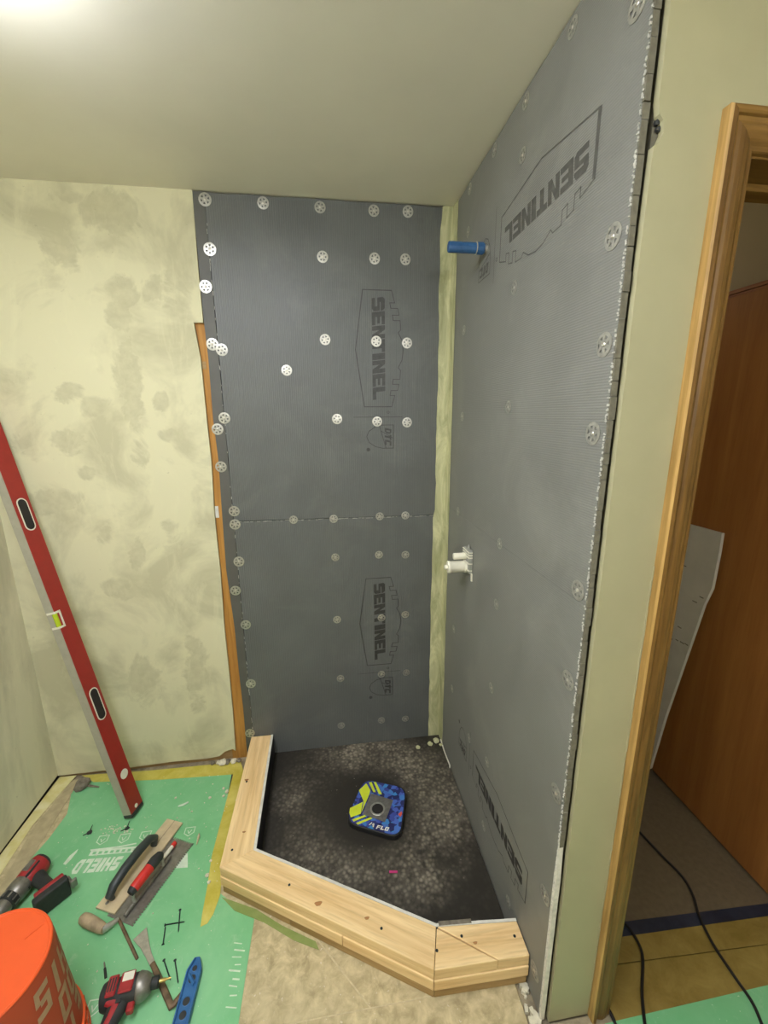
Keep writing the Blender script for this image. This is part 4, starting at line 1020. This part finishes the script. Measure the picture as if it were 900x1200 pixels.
# scraper bar
sc_ = thing('scraper_bar', fl(185, 1140), 'rusty scraper bar with flared bright blade beside the impact driver', 'scraper')
def fp(x, y, z): return fl(x, y, z)
bl = [fp(x, y, .004) for x, y in ((156,1102),(172,1087),(175,1106),(178,1118),(183,1130),(177,1135),(171,1123),(165,1112))]
MB().prism(bl, (0, 0, .003)).build('flared_blade', M_STEEL, sc_, bevel=.0008)
b1, b2, b3 = fp(180,1132,.008), fp(201,1180,.008), fp(218,1158,.008)
dirb = (b2-b1).normalized()
MB().tube([b1-dirb*.01, b1.lerp(b2, .3), b1.lerp(b2, .9), b2, b2.lerp(b3, .12), b2.lerp(b3, .6), b3], [(.007, .004), (.0085, .005), (.0085, .005), (.009, .005), (.0085, .005), (.007, .004), (.006, .003)], 8).build('bent_bar', M_RUST, sc_, smooth=True)
# blue plastic tool with holes
tb = thing('torpedo_level', fl(222, 1160), 'blue plastic torpedo level with round holes near the screws', 'torpedo level')
ba = fl(232, 1122, .012); bb_ = fl(212, 1200, .012); bd = (bb_-ba); bd.z = 0; bd.normalize(); bn = V((-bd.y, bd.x, 0)); BL = .235; bw = .0215
MBL = Matrix.Translation((ba.x, ba.y, .002)) @ Matrix((bd, bn, V((0, 0, 1)))).transposed().to_4x4()
outl = [(0, -.006), (0, .006), (.03, bw), (BL-.03, bw), (BL, .008), (BL, -.008), (BL-.03, -bw), (.03, -bw)]
MB().prism([V((x, y, 0)) for x, y in outl], (0, 0, .014)).build('body', M_BLUE, tb, M=MBL, bevel=.001)
for sgn in (1, -1):
    MB().prism([V((.004, sgn*.003, .012)), V((.004, sgn*.008, .012)), V((.031, sgn*bw, .012)), V((BL-.031, sgn*bw, .012)), V((BL-.031, sgn*(bw-.005), .012)), V((.033, sgn*(bw-.005), .012))], (0, 0, .008)).build('rail', M_BLUE, tb, M=MBL, bevel=.001)
for (x, r) in ((.028, .007), (.052, .010), (.10, .0095), (.128, .0095), (.155, .0095), (.19, .009)):
    MB().lathe([(r, 0), (r+.0015, .0006), (r, .0012)], (x, 0, .0138), (0, 0, 1), 18, cap=False).build('hole_rim', M_BLUE, tb, M=MBL)
    MB().lathe([(.0003, 0), (r, .0001)], (x, 0, .0142), (0, 0, 1), 18).build('hole', M_RUBBER, tb, M=MBL)
MB().tube([(.041, -.012, .0165), (.066, .010, .0165)], .005, 8).build('brace', M_BLUE, tb, M=MBL, smooth=True)
# screws
def screw(pa, pb, label, zoff=.0035):
    a = fl(*pa, zoff); b = fl(*pb, zoff); d = (b-a).normalized(); L_ = (b-a).length
    e = thing('drywall_screw', (a.x, a.y, 0), label, 'screw', 'black screws on the green film')
    MB().lathe([(.0042, 0), (.0042, .0008), (.0018, .004)], a, d, 12).build('screw_head', M_DSCREW, e, smooth=True)
    prof2 = [(.0018, .0035)]; k = 0; s_ = .005
    while s_ < L_-.006: prof2 += [(.0014, s_), (.0021, s_+.0012)]; s_ += .0024
    prof2 += [(.0014, L_-.004), (.0002, L_)]
    MB().lathe(prof2, a, d, 8).build('thread', M_DSCREW, e, smooth=True)
screw((211,1066), (209,1093), 'black screw crossing over another screw at its middle')
screw((193,1084), (217,1080), 'black screw lying under two others below the trowel', .0035)
screw((191,1107), (194,1085), 'black screw touching another at its head end', .0035)
screw((192,1125), (200,1149), 'black screw beside the scraper bar')
screw((205,1125), (209,1153), 'black screw between scraper bar and blue torpedo level')
e = thing('driver_bit', fl(123, 1136), 'loose steel driver bit near the impact driver', 'driver bit')
a, b = fl(122, 1127, .004), fl(124, 1146, .004); d = (b-a).normalized()
MB().lathe([(.0008, 0), (.0022, .004), (.0022, .018), (.0036, .02)], a, d, 6).build('tip', M_STEELD, e)
MB().lathe([(.0036, .02), (.0036, (b-a).length)], a, d, 6).build('hex_shank', M_RUBBER, e)

# ------------------------------------------------------------------ debris
crumbs = [((264,887), .018, M_CRUMB, 'plaster crumb'), ((270,882), .014, M_MUDCR, ''), ((258,892), .013, M_CRUMB, ''), ((276,886), .015, M_CRUMB, ''), ((250,894), .010, M_MUDCR, ''), ((267,893), .010, M_CRUMB, ''), ((281,889), .011, M_MUDCR, '')]
for k, ((x, y), r, mt, _) in enumerate(crumbs):
    p = fl(x, y, 0); p.y = min(p.y, -.012-r*.9)
    blob('plaster_crumb', (p.x, p.y, .003+r*.45), r, mt, 20+k, label='broken plaster crumb under the cut drywall beside the curb', cat='crumb', group='plaster crumbs at the drywall foot')
for k, (x, y, r) in enumerate(((206,936,.005),(266,929,.008),(262,934,.006),(246,936,.006),(243,1027,.007),(245,1035,.006),(233,981,.005),(247,1010,.005),(262,925,.006),(225,952,.004))):
    p = fl(x, y, 0); blob('plaster_crumb', (p.x, p.y, .003+r*.45), r, M_CRUMB, 40+k, label=('small white plaster crumb on green film beside the curb tape' if x > 240 else 'small white plaster crumb on green film above the trowel end'), cat='crumb', group=('crumbs beside the curb tape' if x > 240 else 'crumbs above the trowel end'))
q0, q1 = fl(209, 946), fl(221, 941)
tag(MB().tube([V((q0.x, q0.y, .005)), V(((q0+q1).x/2, (q0+q1).y/2-.004, .006)), V((q1.x, q1.y, .005))], [.003, .0045, .003], 6).build('plaster_shaving', M_FPRINT), 'pale curled shaving on green film near the spirit level foot', 'shaving')
p = fl(97, 922); bb2 = blob('crumpled_tape', (p.x, p.y, .018), .030, M_MUDCR, 77, flat=.7, label='crumpled grey ball of tape in corner of the green film', cat='tape ball')
q1 = fl(116, 924); MB().prism([V((p.x, p.y-.006, .008)), V((q1.x, q1.y, .004)), V((q1.x, q1.y+.006, .004)), V((p.x, p.y+.008, .01))], (0, 0, .002)).build('loose_end', M_MUDCR, bb2)
for (x, y, s_, lb) in ((105, 977, .012, 'dark splinter on the green film near the left wall'), (149, 972, .010, 'dark clump of dirt on the green film beside the float')):
    p = fl(x, y); o = blob('debris_clump', (p.x, p.y, .006), s_*.8, M_RUBBER, 90+x, flat=.6, label=lb, cat='debris')
    MB().tube([V((p.x-.02, p.y-.008, .004)), V((p.x, p.y, .006)), V((p.x+.004, p.y+.02, .02))], [.0015, .003, .001], 5).build('splinter', M_RUBBER, o)
mb = MB()
for k in range(46):
    p = fl(138+18*random.gauss(0, .5), 973+6*random.gauss(0, .5)); s_ = .0012+.002*random.random(); mb.box((p.x, p.y, .0016+s_/2), (s_*1.6, s_, s_))
for k in range(150):
    x, y = -1.62+.68*random.random(), -.85+.8*random.random(); s_ = .001+.002*random.random()**2; mb.box((x, y, .0016+s_/2), (s_*1.8, s_, s_), Matrix.Rotation(random.random()*3, 3, 'Z'))
tag(mb.build('fine_debris', M_CRUMB), 'fine plaster grit scattered over the green film', 'grit', kind='stuff')
q0 = fl(232, 982); tag(MB().tube([V((q0.x, q0.y+.015, .004)), V((q0.x+.003, q0.y, .005)), V((q0.x+.004, q0.y-.03, .004))], [.002, .005, .0015], 6).build('wood_splinter', M_BEIGE), 'pale wood splinter by the notched end of the trowel', 'splinter')
